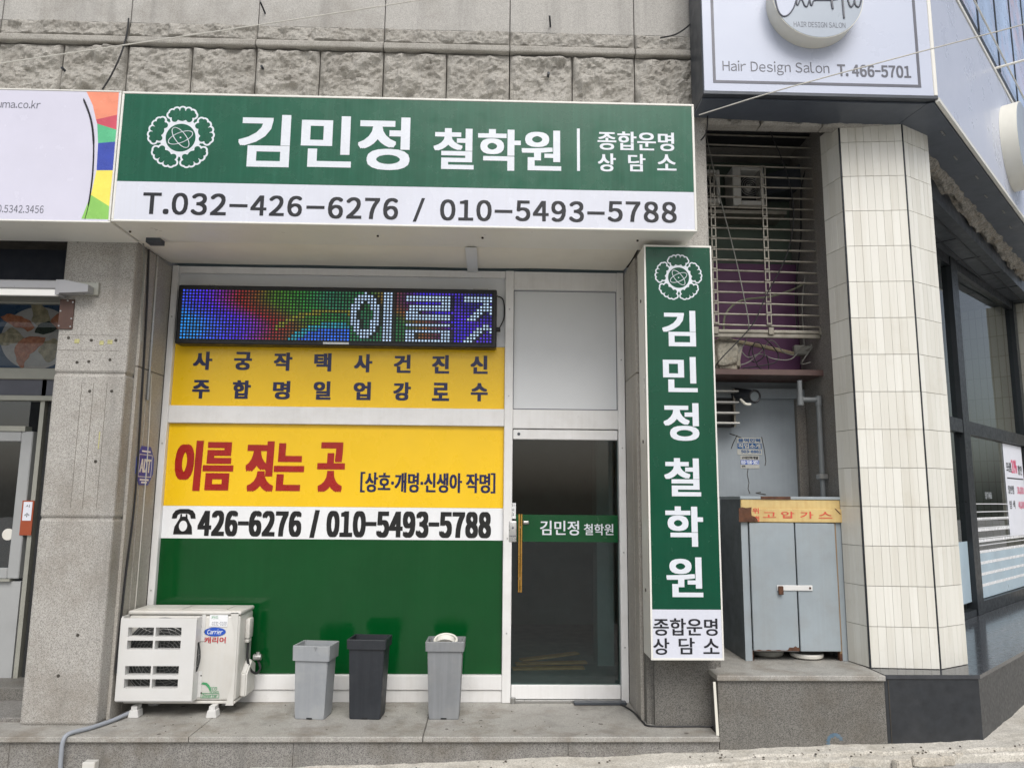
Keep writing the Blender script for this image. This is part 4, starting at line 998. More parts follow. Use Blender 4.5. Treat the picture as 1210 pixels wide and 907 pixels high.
bmesh.ops.remove_doubles(bm, verts=bm.verts[:], dist=.0004)
B(bm, gx0, gx0+.01, yB, ay0, gz0, gz1+.01); B(bm, gx0, gx1, yB, ay0, gz0-.01, gz0)
zc0, zc1 = gpx(455, 465)[1], gpx(455, 320)[1]
B(bm, gx1-.01, gx1, yB, ay0-.001, gz0, zc0); B(bm, gx1-.01, gx1, yB, ay0-.001, zc1, gz1)
B(bm, gx1-.01, gx1, yB, yB+.03, zc0, zc1)
# deep slot edges
for lo, hi in sz:
    for p, q in ((sx[0], sx[1]), (sx[2], sx[3])):
        B(bm, p-.001, q+.001, yB, yB+.05, hi, hi+.004); B(bm, p-.001, q+.001, yB, yB+.05, lo-.004, lo); B(bm, p-.004, p, yB, yB+.05, lo, hi); B(bm, q, q+.004, yB, yB+.05, lo, hi)
obj('wind_guard', bm, 'ac_guard', ac)
many('guard_flange', [(gx1, gx1+.024, ay0-.004, ay0-.001, gz0, zc0), (gx1, gx1+.024, ay0-.004, ay0-.001, zc1, gz1+.01)], 'ac_guard', ac)
fcx, fcz = (gx0+gx1)/2, .39
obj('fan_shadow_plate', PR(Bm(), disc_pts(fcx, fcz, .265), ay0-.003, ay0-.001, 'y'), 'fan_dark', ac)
bm = Bm()
for q in range(1, 13):
    pts = [(a, ay0-.012, b) for a, b in disc_pts(fcx, fcz, .021*q, None, 40)]; TU(bm, pts+[pts[0]], .0022, 5, False)
for k in range(20):
    a = 2*math.pi*k/20; TU(bm, [(fcx+.02*math.cos(a), ay0-.009, fcz+.02*math.sin(a)), (fcx+.15*math.cos(a+.25), ay0-.009, fcz+.15*math.sin(a+.25)), (fcx+.26*math.cos(a+.7), ay0-.009, fcz+.26*math.sin(a+.7))], .002, 5)
obj('fan_grille', bm, 'wire_metal', ac)
for xx in (U(158, 842, -.44)[0], U(250, 842, -.44)[0]):
    for yy in (-.43, -.12):
        bm = Bm(); B(bm, xx-.028, xx+.028, yy-.02, yy+.06, 0, .05, .004)
        for v in bm.verts:
            if v.co.z < .02: v.co.x += .008 if v.co.x > xx else -.008
        B(bm, xx-.02, xx+.02, yy-.01, yy+.06, .051, .074); obj('foot', bm, 'ac_guard', ac)
# brand badge and lettering
yb_ = ay0-.0045
c1 = lambda a, b: U(120+a/3.995, 680+b/3.995, yb_)
ex, ez = c1(535, 264); ew = c1(586, 264)[0]-ex; eh = c1(535, 243)[1]-ez
bd = obj('brand_badge', PR(Bm(), disc_pts(ex, ez, ew, eh, 40), yb_+.0005, yb_+.003, 'y'), 'logo_blue', ac)
tz = lambda s, a, b, c, d: (s, 120+a/3.995, 680+b/3.995, 120+c/3.995, 680+d/3.995)
lettering(bd, 'vinyl_white', [tz('Carrier', 499, 252, 573, 275)], yb_, shear=.25, fat=.02)
lettering(ac, 'logo_red', [tz('캐리어', 485, 288, 586, 317)], yb_, fat=.03)
lettering(ac, 'logo_green', [tz('ECO', 510, 524, 545, 540), tz('Green', 511, 541, 552, 551), tz('Inverter', 474, 557, 548, 572)], yb_, shear=.2, fat=.02)
bm = Bm(); xa, za = c1(469, 554); xb, zb2 = c1(553, 575)
for q in ((xa, xb, za-.0012, za+.0012), (xa, xb, zb2-.0012, zb2+.0012), (xa-.0012, xa+.0012, zb2, za), (xb-.0012, xb+.0012, zb2, za)): B(bm, q[0], q[1], yb_, yb_+.002, q[2], q[3])
obj('badge_outline', bm, 'logo_green', ac)
bm = Bm(); PR(bm, [c1(*t) for t in ((468, 510), (478, 502), (495, 504), (508, 515), (516, 534), (512, 546), (503, 528), (490, 514))][::-1], yb_, yb_+.002, 'y'); obj('leaf_mark', bm, 'logo_green', ac)
x0, z1 = c1(512, 184); x1, z0 = c1(594, 239)
sk = obj('service_sticker', box(x0, x1, yb_, yb_+.003, z0, z1), 'white_film', ac)
lettering(sk, 'logo_green', [tz('카드', 519, 188, 552, 204)], yb_-.0006, fat=.02)
lettering(sk, 'vinyl_navy', [tz('0231-0100', 521, 216, 590, 233)], yb_-.0006)
for py in (188+52, 470, 552):
    xx, zz_ = c1(470, py); bm = Bm(); TU(bm, [(xx, ay0-.006, zz_), (xx, ay0, zz_)], .005, 8); obj('screw', bm, 'drain', ac)
# right-hand side: handle box, valve cover, cable
sxp = ax1
bm = Bm(); B(bm, sxp, sxp+.035, -.26, -.17, .49, .63, .01, 2); B(bm, sxp, sxp+.03, -.25, -.18, .46, .489, .008, 2); obj('handle_box', bm, 'ac_white', ac, True)
bm = Bm(); PR(bm, [(-.30, .10), (-.10, .10), (-.10, .30), (-.20, .34), (-.30, .26)], sxp-.002, sxp+.045, 'x'); bmesh.ops.bevel(bm, geom=bm.edges[:], offset=.01, segments=2, affect='EDGES'); obj('valve_cover', bm, 'ac_white', ac)
bm = Bm(); TU(bm, smooth_path([(sxp+.02, -.225, .47), (sxp+.02, -.23, .36), (sxp+.045, -.22, .27), (sxp+.075, -.17, .235), (sxp+.085, -.12, .26), (sxp+.06, -.1, .31)], 6), .0085, 8); obj('power_cable', bm, 'cable', ac, True)
bm = Bm(); TU(bm, [(sxp+.03, -.11, .335), (sxp+.085, -.11, .335)], .022, 10); TU(bm, [(sxp+.06, -.11, .335), (sxp+.06, -.11, .37)], .014, 8); obj('valve', bm, 'silver', ac, True)
cable([(-2.45, -.4, .03), (-2.5, -.55, .016), (-2.56, -.72, .016), (-2.63, -.845, .016), (-2.65, -.878, -.02), (-2.655, -.875, -.12), (-2.655, -.87, -.2)], .0135, 'hose', 'grey drain hose running from under the outdoor unit over the step edge', 'hose', 'hose', seg=10)
x0, z1 = U(99, 899, -.88); x1, z0 = U(113, 907, -.88)
tag(obj('connector_box', box(x0, x1, -.9, -.839, z1-.12, z1, .004), 'ac_white'), 'small white box at the foot of the grey hose on the step riser', 'box')

# ------------------------------------------------------------------ planter bins
def bin_(cx, cy, rot, h, bw, bd_, tw, td, rim, mat, label, lip=.012):
    t = thing('tall_bin', (cx, cy, 0), label, 'bin', 'tall square bins on the step')
    def ring(w_, d_, z): return [(-w_/2, -d_/2, z), (w_/2, -d_/2, z), (w_/2, d_/2, z), (-w_/2, d_/2, z)]
    def loft(rs, cap0=False, cap1=False, bev=.006):
        bm = Bm(); vs = [[bm.verts.new(p) for p in r_] for r_ in rs]
        for a, b in zip(vs, vs[1:]):
            for k in range(4): bm.faces.new((a[k], a[(k+1) % 4], b[(k+1) % 4], b[k]))
        if cap0: bm.faces.new(vs[0][::-1])
        if cap1: bm.faces.new(vs[-1])
        ed = [e for e in bm.edges if abs((e.verts[0].co-e.verts[1].co).normalized().z) > .5]
        bmesh.ops.bevel(bm, geom=ed, offset=bev, segments=3, affect='EDGES')
        bm.transform(Matrix.Translation((cx, cy, 0)) @ Matrix.Rotation(rot, 4, 'Z')); return bm
    f = (h-rim)/h; wm, dm = bw+(tw-2*lip-bw)*f, bd_+(td-2*lip-bd_)*f
    obj('body', loft([ring(bw-.004, bd_-.004, .001), ring(bw, bd_, .006), ring(bw+(wm-bw)*.12, bd_+(dm-bd_)*.12, h*.12*f), ring(wm, dm, h-rim+.004), ring(wm-.012, dm-.012, h-rim+.004), ring(bw-.012, bd_-.012, .02)], True, True), mat, t)
    obj('rim', loft([ring(wm+.001, dm+.001, h-rim), ring(tw-.004, td-.004, h-rim-.002), ring(tw, td, h-.004), ring(tw-.003, td-.003, h), ring(tw-.03, td-.03, h), ring(tw-.034, td-.034, h-rim*.9), ring(wm-.01, dm-.01, h-rim)], False, False), mat, t)
    bm = Bm(); B(bm, -.02, .02, -bd_/2-.0012, -bd_/2+.01, .002, .012); bm.transform(Matrix.Translation((cx, cy, 0)) @ Matrix.Rotation(rot, 4, 'Z')); obj('drain_notch', bm, 'black_plastic', t)
    return t
bin_(-1.205, -.40, R(-7), .487, .205, .165, .262, .215, .098, 'bin_light', 'pale grey tall square bin with a deep rim nearest the outdoor unit')
bin_(-.832, -.40, R(-4), .53, .212, .165, .275, .225, .062, 'bin_dark', 'charcoal tall square bin between the two grey ones')
b3 = bin_(-.297, -.40, R(-1), .518, .206, .165, .27, .225, .062, 'bin_mid', 'mid grey tall square bin with a white lid ring inside')
bm = Bm()
pts = [(-.30+.078*math.cos(2*math.pi*k/32), -.39+.07*math.sin(2*math.pi*k/32), .508+.03*math.sin(2*math.pi*k/32)) for k in range(32)]
TU(bm, pts+[pts[0]], .009, 8, False); TU(bm, [(-.30, -.42, .475), (-.30, -.39, .503)], [.074, .070], 24)
tag(obj('lid_ring', bm, 'dish', None, True), 'white round lid resting in the mid grey bin', 'lid')

# security badge on the reveal
xr = -2.5525
def UX(px, py, x):
    d = ray(px, py); q = CAM+d*((x-CAM.x)/d.x); return q.y, q.z
b0, b1_ = UX(160.5, 550, xr), UX(181, 550, xr); by, bz = (b0[0]+b1_[0])/2, UX(170.5, 550, xr)[1]; bw_ = abs(b1_[0]-b0[0])/2; bh_ = UX(170.5, 527, xr)[1]-bz
def badge_pts(w_, h_): return [(by+w_*a, bz+h_*b) for a, b in ((-.5, -1), (.5, -1), (1, -.4), (1, .4), (.5, 1), (-.5, 1), (-1, .4), (-1, -.4))]
bdg = thing('security_badge', (xr, by, bz-.17), 'blue octagonal security badge with white letters on the granite reveal', 'badge')
BM = Matrix(((0, 1, 0, xr), (-1, 0, 0, 0), (0, 0, 1, 0), (0, 0, 0, 1)))
obj('plate', PR(Bm(), badge_pts(bw_, bh_), xr, xr+.004, 'x'), 'adt_blue', bdg)
def yz_text(s, y0, y1, z0, z1, mat, parent, x, **kw):
    bm = write(Bm(), s, y0, y1, z0, z1, 0, **kw)           # local x -> world +y (reveal faces +x)
    bm.transform(Matrix(((0, -1, 0, x), (1, 0, 0, 0), (0, 0, 1, 0), (0, 0, 0, 1)))); obj('lettering', bm, mat, parent)
yz_text('ADT', by-bw_*.66, by+bw_*.66, bz-.05, bz+.05, 'vinyl_white', bdg, xr+.005, fat=.06, shear=.1)
yz_text('SECURITY', by-.045, by+.045, bz+.1, bz+.12, 'vinyl_white', bdg, xr+.005) if False else None
bm = Bm()
for q in ((-bw_*.72, bw_*.72, .078, .083), (-bw_*.72, bw_*.72, -.083, -.078), (-bw_*.75, -bw_*.72, -.083, .083), (bw_*.72, bw_*.75, -.083, .083)): B(bm, xr+.003, xr+.0052, by+q[0], by+q[1], bz+q[2], bz+q[3])
obj('frame_line', bm, 'vinyl_white', bdg)
for zo, hw in ((.105, bw_*.5), (-.103, bw_*.5), (-.122, bw_*.32)): obj('small_print', box(xr+.003, xr+.0048, by-hw, by+hw, bz+zo-.006, bz+zo+.006), 'poster_white', bdg)
cable([(-2.545, -.5, 3.3), (-2.54, -.47, 2.9), (-2.545, -.43, 2.4), (-2.54, -.41, 1.5), (-2.545, -.45, .9), (-2.54, -.49, .3)], .008, 'cable', 'dark cable running down the corner of the granite reveal')
cable([(-2.55, -.34, 3.3), (-2.545, -.335, 2.5), (-2.545, -.33, 2.2)], .011, 'steel', 'short metal conduit at the top of the granite reveal', 'conduit', 'conduit')
cable([(-2.548, -.29, 2.4), (-2.546, -.255, 1.9), (-2.546, -.25, 1.2), (-2.546, -.26, .5)], .0045, 'cable_pale', 'thin pale wire passing over the blue security badge', 'wire', 'wire')
cable([(-2.545, -.60, 3.34), (-2.542, -.56, 3.15), (-2.548, -.53, 2.9), (-2.544, -.5, 2.6)], .006, 'cable_grey', 'twisted grey wire hanging beside the top of the pillar', 'wire', 'wire')

# ------------------------------------------------------------------ neighbour's shop
yn = .2
nb_ = thing('neighbour_shopfront', (-4.2, yn, .12), 'grey shopfront of the neighbouring eatery behind the stone pillar', 'shopfront')
zN = lambda py: U(40, py, yn)[1]
obj('frame_post', box(-3.612, -3.578, yn-.03, yn+.05, .12, 2.43), 'olive_alu', nb_); obj('gap_panel', box(-3.564, -3.40, yn, yn+.05, .12, 2.43), 'dark_inside', nb_)
for a, b in ((436, 449), (468, 474), (352, 360)): obj('frame_rail', box(-5.6, -3.38, yn-.06, yn+.04, zN(b), zN(a), .004), 'olive_alu', nb_)
obj('frame_rail', box(-5.6, -3.38, yn-.03, yn+.04, zN(468), zN(449)), 'vinyl_gray', nb_)
obj('transom_glass', box(-5.6, -3.7, yn-.01, yn, zN(504), zN(474)), 'glass_shop', nb_)
obj('frame_rail', box(-5.6, -3.7, yn-.05, yn+.04, zN(510), zN(504)), 'olive_alu', nb_)
nd = Bm(); zA, zB = zN(683), zN(510)
for q in ((-3.73, -3.64, zA, zB), (-4.55, -4.43, zA, zB), (-4.4295, -3.7305, zB-.08, zB), (-4.4295, -3.7305, zA, zA+.08)): B(nd, q[0], q[1], yn-.04, yn+.02, q[2], q[3], .006)
ndo = obj('door', nd, 'grey_door', nb_)
obj('pane', box(-4.43, -3.73, yn-.01, yn, zA+.08, zB-.08), 'glass_shop', ndo)
obj('kick_panel', box(-5.6, -3.63, yn-.02, yn+.02, .12, zA-.02), 'grey_door', nb_)
obj('frame_rail', box(-5.6, -3.70, yn-.05, yn+.02, zA-.019, zA-.001), 'olive_alu', nb_)
bm = Bm(); cx_, cz_ = U(10, 631, yn-.01); TU(bm, [(cx_, yn-.018, cz_), (cx_, yn-.011, cz_)], .045, 20); obj('round_sticker', bm, 'dish', ndo)
x0, x1, z0, z1 = rect(25, 591, 39, 632, yn-.042)
ot = thing('orange_tag', ((x0+x1)/2, yn-.042, z0), 'orange tag with a white slip on the grey door edge of the eatery', 'tag')
obj('card', box(x0, x1, yn-.046, yn-.041, z0, z1), 'orange', ot); obj('slip', box(x0+.012, x1-.012, yn-.048, yn-.0461, z0+(z1-z0)*.42, z1-.01), 'poster_white', ot)
obj('lettering', write(Bm(), '수', x0+.025, x1-.025, z0+(z1-z0)*.52, z0+(z1-z0)*.64, yn-.049, fat=.015), 'vinyl_ink', ot)
obj('lettering', write(Bm(), '시', x0+.03, x1-.03, z0+(z1-z0)*.8, z0+(z1-z0)*.88, yn-.049, fat=.015), 'vinyl_ink', ot)
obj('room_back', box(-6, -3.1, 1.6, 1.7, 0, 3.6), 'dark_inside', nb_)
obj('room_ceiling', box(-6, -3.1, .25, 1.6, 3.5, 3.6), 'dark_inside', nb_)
nf = thing('neighbour_step', (-4.2, -.1, gz(-4)), 'dark grey stone doorstep in front of the eatery', 'step')
obj('upper_tread', box(-5.8, -3.08, -.12, 1.7, -.2, .12, .005), 'plinth_granite', nf); obj('lower_tread', box(-5.8, -3.08, -.55, -.121, -.2, .03, .005), 'riser_granite', nf)
# food poster
pf = thing('food_poster', (-4.2, yn+.03, zN(434)), 'photo poster of prawns and dumplings on a white plate behind the aluminium rail', 'poster')
yp = yn+.005
obj('backing', box(-5.6, -3.38, yp, yp+.02, zN(435), zN(360)), 'print_blue', pf)
pf_c = lambda a, b: U(a/5.04, 320+b/5.04, yp)
def blob(pts, mat, name, d):
    bm = Bm(); q = [Vector((*pf_c(a, b), 0)) for a, b in pts]; q2 = [v+Vector((noise.noise(v*14+Vector((d, 0, 0))), noise.noise(v*14+Vector((0, d, 3))), 0))*.03 for v in smooth_path(q+[q[0]], 8)[:-1]]
    PR(bm, [(v.x, v.y) for v in q2], yp-.0006*d, yp, 'y'); obj(name, bm, mat, pf)
px_, pz_ = pf_c(220, 400); rxx = pf_c(430, 400)[0]-px_; rzz = pf_c(220, 215)[1]-pz_
bm = Bm(); PR(bm, disc_pts(px_, pz_, rxx*1.02, rzz, 60), yp-.0006, yp, 'y'); obj('plate_print', bm, 'print_plate', pf)
blob([(0, 275), (60, 262), (140, 270), (200, 310), (215, 345), (190, 362), (120, 340), (60, 310)], 'print_prawn', 'prawn_print', 3)
blob([(190, 210), (240, 200), (290, 240), (305, 280), (280, 310), (230, 330), (200, 290)], 'print_tofu', 'dumpling_print', 4)
blob([(300, 290), (350, 250), (360, 340), (310, 330)], 'print_prawn', 'prawn_print', 5)
blob([(230, 320), (290, 300), (340, 345), (300, 372), (210, 370)], 'print_herb', 'herb_print', 6)
blob([(0, 360), (100, 345), (140, 400), (90, 430), (0, 435)], 'print_tofu', 'dumpling_print', 3)
blob([(110, 420), (180, 390), (270, 400), (220, 470), (160, 520), (140, 570), (110, 565), (90, 490)], 'print_prawn', 'prawn_print', 5)
blob([(260, 420), (330, 400), (345, 500), (290, 535), (240, 490)], 'print_tofu', 'dumpling_print', 4)
obj('cover_glass', box(-5.6, -3.38, yn-.035, yn-.031, zN(433), zN(361)), glass('poster_glass', (.86, .87, .87, 1), 1.45), nb_)
# awning above the poster
aw = thing('awning', (-4.1, -.5, 2.8), 'grey rolled-up awning with a white valance and a short arm on the stone pillar', 'awning')
x0, z1 = U(77, 331, -.72); z0 = U(77, 341.5, -.72)[1]
obj('cassette', box(-5.6, x0, -.72, -.5, z0, z1, .008), 'awning_grey', aw)
zv = U(70, 350, -.7)[1]
obj('valance', box(-5.6, x0-.05, -.712, -.69, zv, z0-.001, .003), 'awning_white', aw)
ax_, az_ = U(107, 343, -.7)
bm = Bm(); PR(bm, [(x0-.03, z1), (x0+.003, z1), (ax_, U(107, 338, -.7)[1]), (ax_, U(107, 346, -.7)[1]), (x0+.003, z0-.03), (x0-.03, z0-.03)][::-1], -.735, -.66, 'y'); obj('arm', bm, 'awning_grey', aw)
obj('arm_bracket', box(-3.0, ax_+.03, -.658, -.631, U(107, 349, -.64)[1], U(107, 334, -.64)[1], .003), 'olive_alu', aw)
obj('end_cap', box(x0-.06, x0-.03, -.725, -.5, z0-.04, z1+.002), 'awning_grey', aw)
nv = obj('shade_panel', box(-5.6, -3.08, -.45, -.42, U(60, 330, -.45)[1]-.05, 3.3), 'navy'); tag(nv, 'dark navy panel under the white signboard above the awning', 'panel')
x0, x1, z0, z1 = rect(70.5, 354, 87.5, 389, YW)
bpl = thing('metal_plate', ((x0+x1)/2, YW, z0), 'brown metal plate bolted to the stone pillar under the awning arm', 'plate')
obj('plate', box(x0, x1, YW-.012, YW-.001, z0, z1, .002), 'brown_plate', bpl)
for u, v in ((.1, .1), (.9, .08), (.55, .95), (.92, .35), (.92, .9), (.12, .6)):
    bm = Bm(); TU(bm, [(x0+(x1-x0)*u, YW-.016, z0+(z1-z0)*v), (x0+(x1-x0)*u, YW-.01, z0+(z1-z0)*v)], .006, 8); obj('screw', bm, 'steel', bpl)

# ------------------------------------------------------------------ hair salon sign (front)
yh = -1.0; hx0, hx1, hz0, hz1 = 1.484, 3.172, 4.365, 5.9
hsn = thing('salon_sign', ((hx0+hx1)/2, -.85, hz0), 'pale hair salon signboard with round raised disc above the tiled column', 'sign')
obj('casing', box(hx0-.004, hx1-.02, yh+.012, YW-.06, hz0-.012, hz1, .004), 'dark_metal', hsn)
obj('face_panel', box(hx0+.004, hx1-.03, yh, yh+.0115, hz0+.012, hz1), 'salon_white', hsn)
obj('bottom_lip', box(hx0-.006, hx1, yh-.002, yh+.05, hz0-.014, hz0+.0115, .003), 'dark_metal', hsn)
obj('corner_trim', box(hx1-.0295, hx1, yh-.004, yh+.03, hz0+.012, hz1, .004), 'alu_trim', hsn)
k3 = 2.833
hq = lambda a, b: U(790+a/k3, b/k3, yh-.001)
xl, zl = hq(153, 272); xr_, zr = hq(842, 290); zline = (hq(153, 272)[1]+hq(842, 290)[1])/2
obj('border_line', box(xl-.008, xl+.012, yh-.002, yh+.002, zline, hz1-.1), 'vinyl_gray', hsn); obj('border_line', box(xr_-.012, xr_+.008, yh-.002, yh+.002, zline, hz1-.1), 'vinyl_gray', hsn)
obj('border_line', box(xl-.008, xr_+.008, yh-.0025, yh+.002, zline-.01, zline+.01), 'vinyl_gray', hsn)
t3 = lambda s, a, b, c, d: (s, 790+a/k3, b/k3, 790+c/k3, d/k3)
lettering(hsn, 'vinyl_gray', [t3('Hair Design Salon', 181, 206, 538, 252)], yh-.0015)
lettering(hsn, 'vinyl_gray', [t3('T. 466-5701', 565, 218, 811, 259)], yh-.0015, fat=.035, tall=.03)
yd = yh-.13
dcx, dcz = U(966.5, -5, yd); drr = U(1020, -5, yd)[0]-dcx
dk_ = obj('round_sign', PR(Bm(), disc_pts(dcx, dcz, drr, None, 96), yd, yh-.001, 'y'), 'disc_rim', hsn, True)
obj('disc_face', PR(Bm(), disc_pts(dcx, dcz, drr*.985, None, 96), yd-.003, yd+.01, 'y'), 'salon_disc', dk_)
k4 = 8.643
dq = lambda a, b: U(900+a/k4, b/k4, yd-.005)
lettering(dk_, 'vinyl_gray', [('HAIR DESIGN SALON', 900+328/k4, 228/k4, 900+855/k4, 282/k4)], yd-.004)
pale = obj('script_fill', PR(Bm(), [dq(*t) for t in ((140, -60), (150, 30), (170, 110), (200, 155), (235, 168), (280, 145), (320, 95), (342, 30), (350, -60))], yd-.0045, yd-.003, 'y'), 'salon_white', dk_)
def script(pts, r_=.006):
    bm = Bm(); q = smooth_path([(dq(a, b)[0], yd-.006, dq(a, b)[1]) for a, b in pts], 6); TU(bm, q, r_, 6); obj('script_stroke', bm, 'vinyl_gray', dk_)
script([(130, -80), (145, 20), (170, 110), (200, 155), (235, 168), (280, 145), (325, 85), (348, 20), (362, -20), (358, 40), (372, 50), (400, -10), (415, 5), (440, 60), (465, 66), (482, 20), (490, 0), (500, 48), (515, 54), (530, 10), (560, 3), (620, 2), (700, 2), (780, -10)], .005)
script([(730, -40), (716, 20), (726, 92)], .008); script([(820, -60), (832, 80), (842, 188)], .007)
script([(880, 0), (900, 60), (920, 70), (945, 30), (948, 0), (960, 55), (985, 72), (1005, 50), (1018, 0)], .006)

# chamfered side of the corner building
def frame(deg):
    D = Vector((math.cos(R(deg)), math.sin(R(deg)), 0)); N = Vector((D.y, -D.x, 0))
    Mx = Matrix(((D.x, -N.x, 0, 0), (D.y, -N.y, 0, 0), (0, 0, 1, 0), (0, 0, 0, 1)))
    def uc(px, py, n):
        d = ray(px, py); q = CAM+d*((n-CAM.dot(N))/d.dot(N)); return q.dot(D), q.z
    return D, N, Mx, uc
D2, N2, M2, UC2 = frame(45.4)
c0 = Vector((hx1, yh, 0)); nf_ = c0.dot(N2); s0 = c0.dot(D2)
zt2 = UC2(1129, 0, nf_)[1]
sd_ = thing('salon_side_sign', (hx1+1.5, .6, hz0), 'long white salon fascia turning down the side street with a round disc', 'sign')
obj('fascia', box(s0+.002, s0+5.5, -nf_, -nf_+.16, hz0, zt2), 'salon_white', sd_, xf=M2)
obj('bottom_lip', box(s0+.002, s0+5.5, -nf_-.006, -nf_+.02, hz0-.03, hz0-.0005), 'alu_trim', sd_, xf=M2)
obj('top_trim', box(s0+.002, s0+5.5, -nf_-.01, -nf_+.16, zt2+.0005, zt2+.035), 'alu_trim', sd_, xf=M2)
ds_, dzz = UC2(1207, 162, nf_+.14)
bm = PR(Bm(), disc_pts(ds_+.22, dzz, .42, None, 64), -nf_-.14, -nf_-.001, 'y'); rs_ = obj('round_sign', bm, 'disc_rim', sd_, True, xf=M2)
obj('disc_face', PR(Bm(), disc_pts(ds_+.22, dzz, .41, None, 64), -nf_-.143, -nf_-.13, 'y'), 'salon_disc', rs_, xf=M2)
cn = thing('salon_canopy', (3.9, .2, 4.1), 'dark metal canopy underside with a ragged concrete edge over the salon entrance', 'canopy')
ne = nf_-.28
e1, e2 = UC2(1097, 170, ne), UC2(1210, 293, ne)
w2 = lambda s_, n_: tuple((D2*s_+N2*n_)[:2])
obj('soffit_strip', PR(Bm(), [w2(s0+.012, nf_-.03), w2(s0+5.5, nf_-.03), w2(s0+5.5, ne-.07), w2(s0+.32, ne-.07), (hx1-.11, -.6), (hx1-.06, -.95)], hz0-.028, hz0-.020), 'slate_metal', cn)
obj('front_soffit', PR(Bm(), [(hx0, -.95), (hx1-.064, -.95), (hx1-.114, -.6), (hx0, -.69)], hz0-.028, hz0-.016), 'slate_metal', cn)
bm = Bm(); g = []
for j in range(9):
    row = []
    for i in range(120):
        s_ = s0+.28+5.1*i/119; t_ = j/8; p = Vector((s_*3, t_*2, 0))
        row.append(bm.verts.new((s_, -ne+.0+.17*t_+.03*noise.noise(p*2), hz0-.027-.012*noise.noise(p*3)-.10*math.sin(math.pi*t_)*(.6+.8*noise.noise(p*1.3)))))
    g.append(row)
for a, b in zip(g, g[1:]):
    for i in range(119): bm.faces.new((a[i], a[i+1], b[i+1], b[i]))
obj('concrete_edge', bm, 'broken', cn, xf=M2)
for k in range(6): obj('soffit_clip', box(s0+.5+.55*k, s0+.6+.55*k, -nf_+.1+.04*(k % 2), -nf_+.112+.04*(k % 2), hz0-.034, hz0-.029), 'steel', cn, xf=M2)
bm = Bm(); obj('inner_ceiling', box(s0+.36, s0+7, -ne+.12, -.9, 4.14, hz0-.03), 'dark_metal', cn, xf=M2)
for n_ in (2.45, 2.3): obj('ceiling_groove', box(s0+.6, s0+7, -n_-.008, -n_+.008, 4.128, 4.1395), 'black_trim', cn, xf=M2)
for s_ in (4.3, 5.1, 5.9, 6.7, 7.5): obj('ceiling_groove', box(s_-.004, s_+.004, -2.28, -1.95, 4.134, 4.1395), 'black_trim', cn, xf=MC)
# windows above the side sign
wn = thing('upper_windows', (4.0, .3, zt2), 'dark framed upstairs windows with faded posters above the side fascia', 'window')
zw = zt2+.036; nw = nf_-.03
obj('sill_band', box(s0-.2, s0+5.5, -nw, -nw+.1, zw, zw+.2), 'mullion', wn, xf=M2)
for k in range(7):
    a = s0+.05+.9*k
    obj('mullion', box(a, a+.05, -nw-.004, -nw+.1, zw+.201, zw+2.2), 'mullion', wn, xf=M2)
    pn = obj('pane', box(a+.051, a+.899, -nw+.004, -nw+.02, zw+.201, zw+2.2), 'curtain_a', wn, xf=M2)
obj('guard_rail', TU(Bm(), [(s0+.0, -nw-.04, zw+.32), (s0+5.5, -nw-.04, zw+.32)], .009, 8), 'alu_trim', wn, xf=M2)
obj('wall_above', box(s0-.2, s0+5.5, -nw, -nw+.2, zw+2.201, zw+3.5), 'granite', wn, xf=M2)
# sign lamp arm
a1 = UC2(1179, 80, nf_+.02); bm = Bm(); TU(bm, [(a1[0], -nf_-.0, a1[1]), (a1[0]+.15, -nf_-.55, a1[1]+.05)], .012, 8)
TU(bm, [(a1[0]+.15, -nf_-.5, a1[1]+.05), (a1[0]+.16, -nf_-.62, a1[1]-.02)], [.03, .05], 12)
tag(obj('sign_lamp', bm, 'alu_trim', xf=M2), 'white lamp arm sticking out from the top of the side fascia', 'lamp')

# salon storefront
ss = thing('salon_storefront', (5.2, 2.0, .37), 'dark framed glass storefront of the hair salon set back beside the tiled column', 'shopfront')
n1 = 2.0; zf, zhd = .374, 4.135
def cbox(name, s_a, s_b, n_out, n_in, z0, z1, mat, parent=ss, bev=0): return obj(name, box(s_a, s_b, -n_out, -n_in, z0, z1, bev), mat, parent, xf=MC)
for a, b in ((3.0, 3.06), (4.86, 5.08), (7.52, 7.66)): cbox('mullion', a, b, n1+.05, n1-.05, zf, zhd, 'mullion')
for a, b in ((3.061, 4.859), (5.081, 7.519)):
    cbox('transom', a, b, n1+.045, n1-.04, 2.22, 2.36, 'mullion'); cbox('bottom_rail', a, b, n1+.04, n1-.04, zf, zf+.12 if a > 4 else zf+.06, 'mullion'); cbox('head_rail', a, b, n1+.04, n1-.04, zhd-.1, zhd, 'mullion')
    cbox('pane', a, b, n1, n1-.01, 2.361, zhd-.101, 'glass_shop'); cbox('pane', a, b, n1, n1-.01, zf+.121, 2.219, 'glass_shop')
cbox('frosted_film', 5.09, 7.51, n1+.0014, n1+.0004, zf+.13, UC(1175, 648, n1)[1], 'frost'); cbox('frosted_film', 3.07, 4.85, n1+.0014, n1+.0004, zf+.13, UC(1135, 640, n1)[1], 'frost')
for py in (595, 604, 613, 622, 634, 642): cbox('film_stripe', 5.09, 7.51, n1+.003, n1+.0018, UC(1175, py, n1)[1]-.005, UC(1175, py, n1)[1]+.005, 'grey_panel')
for k in range(7): cbox('film_stripe', 5.09, 7.51, n1+.003, n1+.0018, .62+.115*k, .65+.115*k, 'white_film')
cbox('back_wall', 2.6, 8.6, 1.12, 1.0, .37, 4.3, 'brick_tile'); cbox('end_wall', 7.68, 7.9, 2.3, 1.121, .37, 4.13, 'brick_tile'); cbox('side_wall', 2.5, 2.6, 1.9, 1.12, .37, 4.3, 'interior')
cbox('side_facade', 7.901, 16, 2.2, .8, .1, 9, 'granite')
